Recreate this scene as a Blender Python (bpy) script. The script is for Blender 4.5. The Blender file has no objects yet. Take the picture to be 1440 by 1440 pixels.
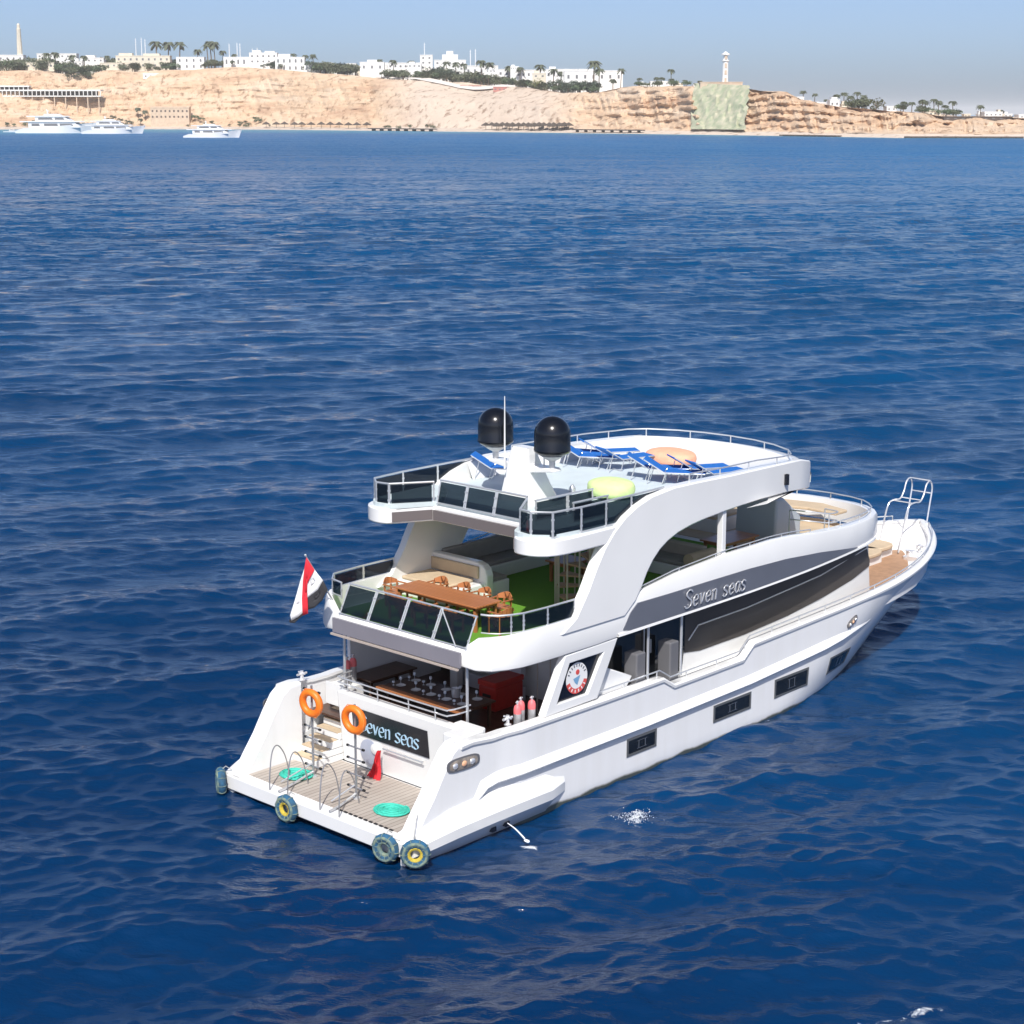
import bpy, bmesh, math, random
import numpy as np
from mathutils import Vector, Matrix
PI = math.pi
R = math.radians
random.seed(7)
scene = bpy.context.scene
COL = scene.collection

# ------------------------------------------------------------ camera, sky, sun, exposure
# world frame = yacht frame: x towards the bow, y to port, z up, water at z = 0
CAM = Vector((-29.216, -33.615, 18.0))
FWD = Vector((0.728931, 0.684587, 0.0))          # horizontal look direction
RGT = Vector((0.684587, -0.728931, 0.0))
PITCH = R(12.5)
FPX = 2526.07                                     # focal length for a 1440 px wide picture
cd = bpy.data.cameras.new('camera')
cam = bpy.data.objects.new('camera', cd)
COL.objects.link(cam)
look = FWD * math.cos(PITCH) + Vector((0, 0, -math.sin(PITCH)))
cam.rotation_euler = look.to_track_quat('-Z', 'Y').to_euler()
cam.location = CAM
cd.sensor_width = 36.0
cd.lens = 36.0 * FPX / 1440.0
cd.clip_start = 0.5
cd.clip_end = 100000.0
scene.camera = cam

SUN_DIR = Vector((-0.77, -0.64, 0.0)).normalized()
SUN_EL = R(48)
world = bpy.data.worlds.new('World')
scene.world = world
world.use_nodes = True
wn = world.node_tree.nodes
wl = world.node_tree.links
bg = wn['Background']
sky = wn.new('ShaderNodeTexSky')
sky.sky_type = 'NISHITA'
sky.sun_disc = False
sky.sun_elevation = SUN_EL
sky.sun_rotation = math.atan2(SUN_DIR.x, SUN_DIR.y)
sky.air_density = 0.45
sky.dust_density = 1.6
sky.ozone_density = 2.8
wl.new(sky.outputs[0], bg.inputs[0])
bg.inputs[1].default_value = 0.148
sd = bpy.data.lights.new('sun', 'SUN')
sun = bpy.data.objects.new('sun', sd)
COL.objects.link(sun)
sd.energy = 4.7
sd.angle = R(0.53)
sd.color = (1.0, 0.965, 0.91)
sun_vec = SUN_DIR * math.cos(SUN_EL) + Vector((0, 0, math.sin(SUN_EL)))
sun.rotation_euler = (-sun_vec).to_track_quat('-Z', 'Y').to_euler()
sun.location = sun_vec * 80
vs = scene.view_settings
vs.view_transform = 'Standard'
vs.look = 'None'
vs.exposure = 0.14
vs.gamma = 1.0
vs.use_curve_mapping = False

# ------------------------------------------------------------ materials
MATS = {}
def mat(name, col, rough=0.5, metal=0.0, spec=0.5, noise=0.0, nscale=3.0, bump=0.0, bscale=20.0, coat=0.0, col2=None, ndetail=6.0, stretch=None, trans=0.0, ior=1.5):
    if name in MATS:
        return MATS[name]
    m = bpy.data.materials.new(name)
    m.use_nodes = True
    nt = m.node_tree
    b = nt.nodes['Principled BSDF']
    b.inputs['Base Color'].default_value = (*col, 1)
    b.inputs['Roughness'].default_value = rough
    b.inputs['Metallic'].default_value = metal
    b.inputs['Specular IOR Level'].default_value = spec
    b.inputs['Coat Weight'].default_value = coat
    b.inputs['IOR'].default_value = ior
    if noise > 0 or col2 or bump > 0:
        tc = nt.nodes.new('ShaderNodeTexCoord')
        mp = nt.nodes.new('ShaderNodeMapping')
        nt.links.new(tc.outputs['Object'], mp.inputs[0])
        if stretch:
            mp.inputs['Scale'].default_value = stretch
    if noise > 0 or col2:
        n = nt.nodes.new('ShaderNodeTexNoise')
        n.inputs['Scale'].default_value = nscale
        n.inputs['Detail'].default_value = ndetail
        nt.links.new(mp.outputs[0], n.inputs['Vector'])
        rp = nt.nodes.new('ShaderNodeValToRGB')
        rp.color_ramp.elements[0].position = 0.35
        rp.color_ramp.elements[1].position = 0.68
        c2 = col2 if col2 else tuple(c * (1 - noise) for c in col)
        rp.color_ramp.elements[0].color = (*c2, 1)
        rp.color_ramp.elements[1].color = (*col, 1)
        nt.links.new(n.outputs['Fac'], rp.inputs[0])
        nt.links.new(rp.outputs[0], b.inputs['Base Color'])
    if bump > 0:
        n2 = nt.nodes.new('ShaderNodeTexNoise')
        n2.inputs['Scale'].default_value = bscale
        n2.inputs['Detail'].default_value = 5
        nt.links.new(mp.outputs[0], n2.inputs['Vector'])
        bp = nt.nodes.new('ShaderNodeBump')
        bp.inputs['Strength'].default_value = bump
        bp.inputs['Distance'].default_value = 0.05
        nt.links.new(n2.outputs['Fac'], bp.inputs['Height'])
        nt.links.new(bp.outputs[0], b.inputs['Normal'])
    MATS[name] = m
    return m

def teak_mat(name, c1, c2, scale, axis='Y', rough=0.6):
    """planks: thin dark caulking lines across one axis with wood grain"""
    if name in MATS:
        return MATS[name]
    m = bpy.data.materials.new(name)
    m.use_nodes = True
    nt = m.node_tree
    b = nt.nodes['Principled BSDF']
    tc = nt.nodes.new('ShaderNodeTexCoord')
    sp = nt.nodes.new('ShaderNodeSeparateXYZ')
    nt.links.new(tc.outputs['Object'], sp.inputs[0])
    mu = nt.nodes.new('ShaderNodeMath'); mu.operation = 'MULTIPLY'; mu.inputs[1].default_value = scale
    nt.links.new(sp.outputs[axis], mu.inputs[0])
    fr = nt.nodes.new('ShaderNodeMath'); fr.operation = 'FRACT'
    nt.links.new(mu.outputs[0], fr.inputs[0])
    gt = nt.nodes.new('ShaderNodeMath'); gt.operation = 'GREATER_THAN'; gt.inputs[1].default_value = 0.1
    nt.links.new(fr.outputs[0], gt.inputs[0])
    fl = nt.nodes.new('ShaderNodeMath'); fl.operation = 'FLOOR'
    nt.links.new(mu.outputs[0], fl.inputs[0])
    wnz = nt.nodes.new('ShaderNodeTexWhiteNoise'); wnz.noise_dimensions = '1D'
    nt.links.new(fl.outputs[0], wnz.inputs['W'])
    ns = nt.nodes.new('ShaderNodeTexNoise'); ns.inputs['Scale'].default_value = 3.0; ns.inputs['Detail'].default_value = 6
    nt.links.new(tc.outputs['Object'], ns.inputs['Vector'])
    ad = nt.nodes.new('ShaderNodeMath'); ad.operation = 'ADD'
    nt.links.new(wnz.outputs['Value'], ad.inputs[0]); nt.links.new(ns.outputs['Fac'], ad.inputs[1])
    hf = nt.nodes.new('ShaderNodeMath'); hf.operation = 'MULTIPLY'; hf.inputs[1].default_value = 0.5
    nt.links.new(ad.outputs[0], hf.inputs[0])
    mx = nt.nodes.new('ShaderNodeMix'); mx.data_type = 'RGBA'
    mx.inputs['A'].default_value = (*c1, 1); mx.inputs['B'].default_value = (*c2, 1)
    nt.links.new(hf.outputs[0], mx.inputs['Factor'])
    m2 = nt.nodes.new('ShaderNodeMix'); m2.data_type = 'RGBA'
    m2.inputs['A'].default_value = tuple(c * 0.35 for c in c1) + (1,)
    nt.links.new(mx.outputs['Result'], m2.inputs['B'])
    nt.links.new(gt.outputs[0], m2.inputs['Factor'])
    nt.links.new(m2.outputs['Result'], b.inputs['Base Color'])
    b.inputs['Roughness'].default_value = rough
    MATS[name] = m
    return m

def glass_mat(name, col, rough=0.04, clear=0.25):
    if name in MATS:
        return MATS[name]
    m = bpy.data.materials.new(name)
    m.use_nodes = True
    nt = m.node_tree
    b = nt.nodes['Principled BSDF']
    b.inputs['Base Color'].default_value = (*col, 1)
    b.inputs['Roughness'].default_value = rough
    if clear > 0:
        t = nt.nodes.new('ShaderNodeBsdfTransparent')
        t.inputs[0].default_value = (0.55, 0.65, 0.7, 1)
        mx = nt.nodes.new('ShaderNodeMixShader')
        mx.inputs[0].default_value = clear
        nt.links.new(b.outputs[0], mx.inputs[1]); nt.links.new(t.outputs[0], mx.inputs[2])
        nt.links.new(mx.outputs[0], nt.nodes['Material Output'].inputs[0])
    MATS[name] = m
    return m

WHITE = mat('white_gelcoat', (0.80, 0.80, 0.79), 0.22, coat=0.35, noise=0.05, nscale=0.6)
WHITE2 = mat('white_paint', (0.76, 0.76, 0.75), 0.45, noise=0.06, nscale=1.5)
DECKW = mat('pale_deck_paint', (0.60, 0.68, 0.70), 0.55, noise=0.10, nscale=2.0, bump=0.1, bscale=60)
STEEL = mat('stainless_steel', (0.72, 0.73, 0.74), 0.3, metal=0.65)
CHROME = mat('chrome', (0.86, 0.86, 0.87), 0.22, metal=0.6)
GLASSD = glass_mat('tinted_glass', (0.006, 0.010, 0.016), 0.03, 0.34)
GLASSW = mat('cabin_glass', (0.065, 0.058, 0.055), 0.32, spec=0.3, noise=0.15, nscale=0.8)
GLASSH = mat('dark_port_glass', (0.010, 0.012, 0.015), 0.08, spec=0.6)
GREYB = mat('grey_band_paint', (0.125, 0.135, 0.165), 0.3, noise=0.08, nscale=1.0)
CARPET = mat('green_artificial_grass', (0.13, 0.34, 0.02), 0.95, noise=0.25, nscale=40, bump=0.4, bscale=200)
TAN = mat('tan_cushion', (0.56, 0.44, 0.30), 0.85, noise=0.12, nscale=2.5, bump=0.15, bscale=30)
GREYC = mat('grey_cushion', (0.30, 0.28, 0.27), 0.85, noise=0.12, nscale=4)
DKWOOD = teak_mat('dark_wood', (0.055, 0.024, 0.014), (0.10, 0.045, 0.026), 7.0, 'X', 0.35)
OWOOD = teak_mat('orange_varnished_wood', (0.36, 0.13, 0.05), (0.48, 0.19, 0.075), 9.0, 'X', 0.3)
TEAK = teak_mat('weathered_teak', (0.33, 0.285, 0.245), (0.47, 0.42, 0.37), 6.0, 'Y', 0.7)
TEAKB = mat('teak_deck_warm', (0.42, 0.25, 0.15), 0.7, noise=0.2, nscale=5)
BLACK = mat('black_panel', (0.006, 0.008, 0.015), 0.2)
BLACKG = mat('black_glossy_dome', (0.004, 0.005, 0.008), 0.16, spec=0.6)
RUBBER = mat('black_rubber', (0.012, 0.012, 0.013), 0.7)
ORANGE = mat('orange_lifebuoy', (0.90, 0.20, 0.015), 0.45, noise=0.1, nscale=8)
REDM = mat('red_plastic', (0.50, 0.020, 0.012), 0.4, noise=0.15, nscale=5)
REDF = mat('red_cloth', (0.65, 0.02, 0.03), 0.8, noise=0.2, nscale=6)
BLUEF = mat('blue_mesh_fabric', (0.01, 0.14, 0.50), 0.7, noise=0.15, nscale=10)
LIME = mat('lime_beanbag_cloth', (0.62, 0.78, 0.34), 0.85, noise=0.1, nscale=6, bump=0.2, bscale=12)
PEACH = mat('peach_beanbag_cloth', (0.86, 0.42, 0.27), 0.85, noise=0.1, nscale=6, bump=0.2, bscale=12)
TEAL = mat('turquoise_rope', (0.05, 0.55, 0.42), 0.7, noise=0.2, nscale=20)
LAMPG = mat('lamp_glass_amber', (0.42, 0.36, 0.30), 0.12, noise=0.5, nscale=7, coat=1.0)

# ------------------------------------------------------------ mesh helpers
class MB:
    def __init__(s):
        s.v = []; s.f = []
    def add(s, vs, fs):
        o = len(s.v)
        s.v += [tuple(p) for p in vs]
        s.f += [tuple(i + o for i in f) for f in fs]
        return s
    def box(s, x0, x1, y0, y1, z0, z1):
        vs = [(x, y, z) for x in (x0, x1) for y in (y0, y1) for z in (z0, z1)]
        return s.add(vs, [(0, 1, 3, 2), (4, 6, 7, 5), (0, 4, 5, 1), (2, 3, 7, 6), (0, 2, 6, 4), (1, 5, 7, 3)])
    def obox(s, c, ax, ay, az):
        c, ax, ay, az = map(Vector, (c, ax, ay, az))
        vs = [c + a * ax + b * ay + d * az for a in (-1, 1) for b in (-1, 1) for d in (-1, 1)]
        return s.add(vs, [(0, 1, 3, 2), (4, 6, 7, 5), (0, 4, 5, 1), (2, 3, 7, 6), (0, 2, 6, 4), (1, 5, 7, 3)])
    def prism(s, poly, d0, d1, axis='z'):
        """extrude a polygon; axis z: poly=(x,y); axis y: poly=(x,z); axis x: poly=(y,z)"""
        def P(p, d):
            return {'z': (p[0], p[1], d), 'y': (p[0], d, p[1]), 'x': (d, p[0], p[1])}[axis]
        n = len(poly)
        vs = [P(p, d0) for p in poly] + [P(p, d1) for p in poly]
        fs = [tuple(range(n))[::-1], tuple(range(n, 2 * n))]
        fs += [(i, (i + 1) % n, n + (i + 1) % n, n + i) for i in range(n)]
        return s.add(vs, fs)
    def tube(s, pts, r, n=8, closed=False, cap=True):
        pts = [Vector(p) for p in pts]
        m = len(pts)
        rr = r if isinstance(r, (list, tuple)) else [r] * m
        vs = []; fs = []
        prev = None
        for i, p in enumerate(pts):
            if closed:
                t = (pts[(i + 1) % m] - pts[i - 1])
            else:
                t = pts[min(i + 1, m - 1)] - pts[max(i - 1, 0)]
            if t.length < 1e-9: t = Vector((0, 0, 1))
            t.normalize()
            if prev is None:
                u = t.orthogonal().normalized()
            else:
                u = (prev - t * prev.dot(t))
                u = u.normalized() if u.length > 1e-6 else t.orthogonal().normalized()
            prev = u
            w = t.cross(u)
            for k in range(n):
                a = 2 * PI * k / n
                vs.append(p + (u * math.cos(a) + w * math.sin(a)) * rr[i])
        lim = m if closed else m - 1
        for i in range(lim):
            for k in range(n):
                a = i * n + k; b = i * n + (k + 1) % n
                c = ((i + 1) % m) * n + (k + 1) % n; d = ((i + 1) % m) * n + k
                fs.append((a, b, c, d))
        if cap and not closed:
            fs.append(tuple(range(n))[::-1]); fs.append(tuple(range((m - 1) * n, m * n)))
        return s.add(vs, fs)
    def lathe(s, prof, c=(0, 0, 0), n=24, axis=(0, 0, 1)):
        """prof = [(radius, height)...] about axis through c"""
        ax = Vector(axis).normalized(); c = Vector(c)
        u = ax.orthogonal().normalized(); w = ax.cross(u)
        vs = []; fs = []
        m = len(prof)
        for (r, h) in prof:
            for k in range(n):
                a = 2 * PI * k / n
                vs.append(c + ax * h + (u * math.cos(a) + w * math.sin(a)) * max(r, 1e-4))
        for i in range(m - 1):
            for k in range(n):
                fs.append((i * n + k, i * n + (k + 1) % n, (i + 1) * n + (k + 1) % n, (i + 1) * n + k))
        fs.append(tuple(range(n))[::-1]); fs.append(tuple(range((m - 1) * n, m * n)))
        return s.add(vs, fs)
    def grid(s, rows, closed=False):
        """rows: list of equal-length point lists"""
        m = len(rows); n = len(rows[0])
        vs = [p for r_ in rows for p in r_]
        fs = []
        for i in range(m - 1):
            for k in range(n if closed else n - 1):
                fs.append((i * n + k, i * n + (k + 1) % n, (i + 1) * n + (k + 1) % n, (i + 1) * n + k))
        return s.add(vs, fs)
    def torus(s, c, axis, R_, r, n=32, k=12, sx=1.0):
        ax = Vector(axis).normalized(); u = ax.orthogonal().normalized(); w = ax.cross(u); c = Vector(c)
        pts = [c + (u * math.cos(2 * PI * i / n) + w * math.sin(2 * PI * i / n)) * R_ for i in range(n)]
        return s.tube(pts, r, k, closed=True)
    def blob(s, c, rx, ry, rz, n=16, m=10, p=1.0, jit=0.0, rnd=random):
        rows = []
        for i in range(m + 1):
            th = PI * i / m - PI / 2
            row = []
            for k in range(n):
                a = 2 * PI * k / n
                q = 1 + jit * (rnd.random() - 0.5)
                cx = math.copysign(abs(math.cos(th)) ** p, math.cos(th))
                sz = math.copysign(abs(math.sin(th)) ** p, math.sin(th))
                row.append((c[0] + rx * q * cx * math.cos(a), c[1] + ry * q * cx * math.sin(a), c[2] + rz * q * sz))
            rows.append(row)
        return s.grid(rows, closed=True)
    def build(s, name, m, parent=None, smooth=35, bevel=0.0, recalc=True):
        me = bpy.data.meshes.new(name)
        vs = np.array(s.v, dtype=float) if s.v else np.zeros((0, 3))
        if parent is not None:
            L = Vector(parent.location)
            p = parent.parent
            while p is not None:
                L = L + Vector(p.location); p = p.parent
            loc = Vector((0, 0, 0))
            org = L
        else:
            lo = vs.min(axis=0); hi = vs.max(axis=0)
            org = Vector(((lo[0] + hi[0]) / 2, (lo[1] + hi[1]) / 2, lo[2]))
            loc = org
        me.from_pydata([tuple(Vector(p) - org) for p in s.v], [], s.f)
        if recalc:
            bm = bmesh.new(); bm.from_mesh(me)
            bmesh.ops.recalc_face_normals(bm, faces=bm.faces)
            bm.to_mesh(me); bm.free()
        if m is not None:
            for mm in (m if isinstance(m, (list, tuple)) else [m]):
                me.materials.append(mm)
        if smooth:
            me.polygons.foreach_set('use_smooth', [True] * len(me.polygons))
            me.set_sharp_from_angle(angle=R(smooth))
        me.update()
        o = bpy.data.objects.new(name, me)
        COL.objects.link(o)
        o.location = loc
        if parent is not None:
            o.parent = parent
        if bevel > 0:
            bv = o.modifiers.new('bevel', 'BEVEL'); bv.width = bevel; bv.segments = 2
            bv.limit_method = 'ANGLE'; bv.angle_limit = R(40)
        return o

def tag(o, label=None, cat=None, group=None, kind=None):
    if label: o['label'] = label
    if cat: o['category'] = cat
    if group: o['group'] = group
    if kind: o['kind'] = kind
    return o
def empty(name, loc, label, cat, group=None):
    o = bpy.data.objects.new(name, None)
    COL.objects.link(o)
    o.location = loc
    o.empty_display_size = 0.3
    return tag(o, label, cat, group)
def copy_tree(o, parent=None):
    c = o.copy(); COL.objects.link(c)
    if parent is not None: c.parent = parent
    for ch in list(o.children):
        copy_tree(ch, c)
    return c
def lerp(tab, x):
    if x <= tab[0][0]: return tab[0][1]
    for (a, b), (c, d) in zip(tab, tab[1:]):
        if x <= c:
            return b + (d - b) * (x - a) / (c - a)
    return tab[-1][1]
def smoothpts(pts, n=6):
    """Catmull-Rom through the points"""
    P = [Vector(p) for p in pts]
    out = []
    for i in range(len(P) - 1):
        p0 = P[max(i - 1, 0)]; p1 = P[i]; p2 = P[i + 1]; p3 = P[min(i + 2, len(P) - 1)]
        for k in range(n):
            t = k / n
            out.append(0.5 * ((2 * p1) + (-p0 + p2) * t + (2 * p0 - 5 * p1 + 4 * p2 - p3) * t * t + (-p0 + 3 * p1 - 3 * p2 + p3) * t ** 3))
    out.append(P[-1])
    return out

# ------------------------------------------------------------ numpy value noise
def vnoise(x, y, seed=0):
    xi = np.floor(x).astype(np.int64); yi = np.floor(y).astype(np.int64)
    xf = x - xi; yf = y - yi
    xf = xf * xf * (3 - 2 * xf); yf = yf * yf * (3 - 2 * yf)
    def h(a, b):
        n = (a * 374761393 + b * 668265263 + seed * 974634777) & 0xffffffff
        n = ((n ^ (n >> 13)) * 1274126177) & 0xffffffff
        return ((n ^ (n >> 16)) & 0xffff) / 65535.0
    return (h(xi, yi) * (1 - xf) + h(xi + 1, yi) * xf) * (1 - yf) + (h(xi, yi + 1) * (1 - xf) + h(xi + 1, yi + 1) * xf) * yf
def fbm(x, y, seed=0, oct=4, ridge=False):
    s = 0; a = 0.5
    for i in range(oct):
        n = vnoise(x * 2 ** i, y * 2 ** i, seed + i)
        if ridge: n = 1 - abs(2 * n - 1)
        s = s + a * n; a *= 0.5
    return s

# ============================================================ SEA
def shore_dist(bear):
    """distance (m, along the look direction) of the shoreline against bearing (picture-width units, -0.3..0.3 = frame)"""
    tab = [(-0.6, 2250), (-0.285, 2150), (-0.2, 2200), (-0.14, 2150), (-0.06, 1960), (0.03, 1760), (0.15, 1520), (0.21, 1400), (0.285, 1380), (0.6, 1350)]
    return lerp(tab, bear)

def make_sea():
    rng = np.random.RandomState(11)
    az0 = math.atan2(FWD.y, FWD.x)
    dense = np.radians(np.arange(-27, 27.01, 0.1))
    rest = np.radians(np.arange(28.5, 333, 1.5))
    ang = np.concatenate([dense, rest])
    r1 = np.linspace(2, 30, 16)[:-1]
    r2 = 30 * np.exp(np.arange(0, 1060) * 0.00218)
    g = 0.00218 + (0.014 - 0.00218) * np.minimum(np.arange(1, 560) / 330.0, 1) ** 1.5
    r3 = r2[-1] * np.exp(np.cumsum(g))
    r3 = r3[r3 < 30000]
    rr = np.concatenate([r1, r2, r3]).astype(np.float64)
    A, RR = np.meshgrid(ang, rr)
    X = (CAM.x + RR * np.cos(az0 + A)); Y = (CAM.y + RR * np.sin(az0 + A))
    spacing = np.maximum(np.gradient(rr)[:, None] * np.ones_like(A), 0.0)
    spacing = np.maximum(spacing, RR * np.where(np.abs(A) < 0.48, 0.00175, 0.026))
    Z = np.zeros_like(X); DX = np.zeros_like(X); DY = np.zeros_like(X)
    # wind sea running roughly from the far side towards the camera
    base = math.atan2(-FWD.y, -FWD.x) + R(12)
    nw = 150
    for i in range(nw):
        lam = 0.40 * (26.0 / 0.40) ** (rng.rand() ** 1.42)
        k = 2 * PI / lam
        th = base + rng.normal(0, 0.42 if lam > 4 else 0.48)
        amp = 0.0033 * lam ** 0.92 * (1.5 if lam < 1.6 else 1.3 if lam < 5 else 0.9) * (0.6 + 0.8 * rng.rand())
        if lam > 10: amp *= 0.7
        ph = rng.rand() * 2 * PI
        fade = np.clip((lam / spacing - 3.0) / 3.0, 0, 1)
        q = k * (X * math.cos(th) + Y * math.sin(th)) + ph
        Z += amp * fade * np.cos(q)
        DX -= amp * fade * math.cos(th) * np.sin(q) * 1.0
        DY -= amp * fade * math.sin(th) * np.sin(q) * 0.9
    grp = 0.55 + 0.9 * fbm(X / 17.0 + 50, Y / 17.0 + 50, 3, 3)
    Z *= grp; DX *= grp; DY *= grp
    # calm right against the hull so that no wave pokes through it
    near = np.exp(-(((X - 11) / 13.5) ** 8 + ((Y) / 3.6) ** 8))
    Z *= (1 - 0.6 * near)
    X = X + DX; Y = Y + DY
    nr, na = X.shape
    co = np.stack([X - CAM.x, Y - CAM.y, Z], -1).reshape(-1, 3).astype(np.float32)
    idx = np.arange(nr * na).reshape(nr, na)
    a = idx[:-1, :]; b = idx[1:, :]
    a2 = np.roll(a, -1, axis=1); b2 = np.roll(b, -1, axis=1)
    q = np.stack([a, b, b2, a2], -1).reshape(-1, 4).astype(np.int32)
    me = bpy.data.meshes.new('sea_water')
    me.vertices.add(len(co)); me.vertices.foreach_set('co', co.ravel())
    me.loops.add(q.size); me.loops.foreach_set('vertex_index', q.ravel())
    me.polygons.add(len(q)); me.polygons.foreach_set('loop_start', np.arange(0, q.size, 4, dtype=np.int32))
    me.update(calc_edges=True)
    me.polygons.foreach_set('use_smooth', np.ones(len(q), dtype=bool))
    o = bpy.data.objects.new('sea_water', me)
    COL.objects.link(o)
    o.location = (CAM.x, CAM.y, 0)
    tag(o, 'deep blue wind-rippled open sea under and around the yacht', None, None, 'structure')
    m = bpy.data.materials.new('sea_water')
    m.use_nodes = True
    nt = m.node_tree; N = nt.nodes; L = nt.links
    b = N['Principled BSDF']
    geo = N.new('ShaderNodeNewGeometry')
    # rotate world position so that x runs across the look direction
    mp = N.new('ShaderNodeMapping'); mp.vector_type = 'POINT'
    mp.inputs['Rotation'].default_value = (0, 0, -az0 + R(8))
    L.new(geo.outputs['Position'], mp.inputs[0])
    def noise(scale, detail, sx, sy, rough=0.55, dist=0.0):
        s = N.new('ShaderNodeMapping'); s.inputs['Scale'].default_value = (sx, sy, 1)
        L.new(mp.outputs[0], s.inputs[0])
        n = N.new('ShaderNodeTexNoise'); n.inputs['Scale'].default_value = scale; n.inputs['Detail'].default_value = detail
        n.inputs['Roughness'].default_value = rough; n.inputs['Distortion'].default_value = dist
        L.new(s.outputs[0], n.inputs['Vector'])
        return n
    # mapping x = along the look direction (wave travel), y = along the crests
    n1 = noise(1.2, 6, 1.0, 0.45, 0.60, 0.3)
    n2 = noise(7.0, 5, 1.0, 0.6, 0.6, 0.3)
    n3 = noise(0.16, 4, 1.0, 0.35, 0.55, 0.3)
    def bump(n, dist, strength, prev=None):
        bp = N.new('ShaderNodeBump'); bp.inputs['Distance'].default_value = dist; bp.inputs['Strength'].default_value = strength
        L.new(n.outputs['Fac'], bp.inputs['Height'])
        if prev: L.new(prev.outputs[0], bp.inputs['Normal'])
        return bp
    b3 = bump(n3, 0.5, 0.5)
    b1 = bump(n1, 0.10, 1.0, b3)
    b2 = bump(n2, 0.013, 1.0, b1)
    # wave slopes too fine for the mesh: tilt the normal directly, growing with distance
    def slope(n, k):
        c = N.new('ShaderNodeVectorMath'); c.operation = 'SUBTRACT'; c.inputs[1].default_value = (0.5, 0.5, 0.5)
        L.new(n.outputs['Color'], c.inputs[0])
        d = N.new('ShaderNodeVectorMath'); d.operation = 'MULTIPLY'; d.inputs[1].default_value = (k, k, 0)
        L.new(c.outputs[0], d.inputs[0])
        return d
    cp = N.new('ShaderNodeVectorMath'); cp.operation = 'DISTANCE'; cp.inputs[1].default_value = (CAM.x, CAM.y, 0)
    L.new(geo.outputs['Position'], cp.inputs[0])
    mr = N.new('ShaderNodeMapRange'); mr.interpolation_type = 'SMOOTHSTEP'
    mr.inputs['From Min'].default_value = 50; mr.inputs['From Max'].default_value = 320; mr.inputs['To Min'].default_value = 0.0; mr.inputs['To Max'].default_value = 1.0
    L.new(cp.outputs['Value'], mr.inputs['Value'])
    nA = noise(0.55, 5, 1.0, 0.85, 0.72, 0.2)
    nB = noise(0.06, 4, 1.0, 0.4, 0.6, 0.2)
    sA = slope(nA, 2.6); sB = slope(nB, 0.8)
    sm = N.new('ShaderNodeVectorMath'); sm.operation = 'ADD'; L.new(sA.outputs[0], sm.inputs[0]); L.new(sB.outputs[0], sm.inputs[1])
    sc_ = N.new('ShaderNodeVectorMath'); sc_.operation = 'SCALE'; L.new(sm.outputs[0], sc_.inputs[0]); L.new(mr.outputs[0], sc_.inputs['Scale'])
    an = N.new('ShaderNodeVectorMath'); an.operation = 'ADD'; L.new(sc_.outputs[0], an.inputs[0]); L.new(b2.outputs[0], an.inputs[1])
    nn = N.new('ShaderNodeVectorMath'); nn.operation = 'NORMALIZE'; L.new(an.outputs[0], nn.inputs[0])
    L.new(nn.outputs[0], b.inputs['Normal'])
    rr_ = N.new('ShaderNodeMapRange'); rr_.inputs['From Min'].default_value = 60; rr_.inputs['From Max'].default_value = 900; rr_.inputs['To Min'].default_value = 0.06; rr_.inputs['To Max'].default_value = 0.30
    L.new(cp.outputs['Value'], rr_.inputs['Value']); pass
    b.inputs['IOR'].default_value = 1.333
    # body colour: deep blue, patchy with large swell, shallow turquoise over the sand shelf
    big = noise(0.035, 4, 1.0, 0.5, 0.6)
    cr = N.new('ShaderNodeValToRGB')
    cr.color_ramp.elements[0].position = 0.35; cr.color_ramp.elements[0].color = (0.0002, 0.014, 0.056, 1)
    cr.color_ramp.elements[1].position = 0.7; cr.color_ramp.elements[1].color = (0.0003, 0.031, 0.104, 1)
    L.new(big.outputs['Fac'], cr.inputs[0])
    at = N.new('ShaderNodeAttribute'); at.attribute_name = 'shelf'
    mx = N.new('ShaderNodeMix'); mx.data_type = 'RGBA'
    mx.inputs['B'].default_value = (0.010, 0.24, 0.36, 1)
    L.new(at.outputs['Fac'], mx.inputs['Factor'])
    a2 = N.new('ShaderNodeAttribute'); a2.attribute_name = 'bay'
    sp_ = N.new('ShaderNodeMapRange'); sp_.inputs['From Min'].default_value = 0.05; sp_.inputs['From Max'].default_value = 0.28; sp_.inputs['To Min'].default_value = 0.62; sp_.inputs['To Max'].default_value = 0.07  # reflection cut on far water, where the sky tone is painted instead
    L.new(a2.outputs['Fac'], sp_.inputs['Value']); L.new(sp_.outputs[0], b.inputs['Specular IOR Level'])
    mb_ = N.new('ShaderNodeMix'); mb_.data_type = 'RGBA'; mb_.inputs['B'].default_value = (0.0015, 0.105, 0.265, 1)  # far water painted lighter blue in place of reflected upper sky
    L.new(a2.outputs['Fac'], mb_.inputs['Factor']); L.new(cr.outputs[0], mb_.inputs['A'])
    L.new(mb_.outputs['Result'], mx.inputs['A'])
    fo = N.new('ShaderNodeAttribute'); fo.attribute_name = 'foam'
    nf = noise(3.2, 6, 1.0, 0.8, 0.7, 1.2)
    fm = N.new('ShaderNodeMath'); fm.operation = 'MULTIPLY_ADD'; fm.inputs[1].default_value = 1.0
    L.new(fo.outputs['Fac'], fm.inputs[0]); L.new(nf.outputs['Fac'], fm.inputs[2])
    fr_ = N.new('ShaderNodeMapRange'); fr_.inputs['From Min'].default_value = 0.98; fr_.inputs['From Max'].default_value = 1.18
    L.new(fm.outputs[0], fr_.inputs['Value'])
    mf = N.new('ShaderNodeMix'); mf.data_type = 'RGBA'; mf.inputs['B'].default_value = (0.78, 0.82, 0.85, 1)
    L.new(fr_.outputs[0], mf.inputs['Factor']); L.new(mx.outputs['Result'], mf.inputs['A'])
    L.new(mf.outputs['Result'], b.inputs['Base Color'])
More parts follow.
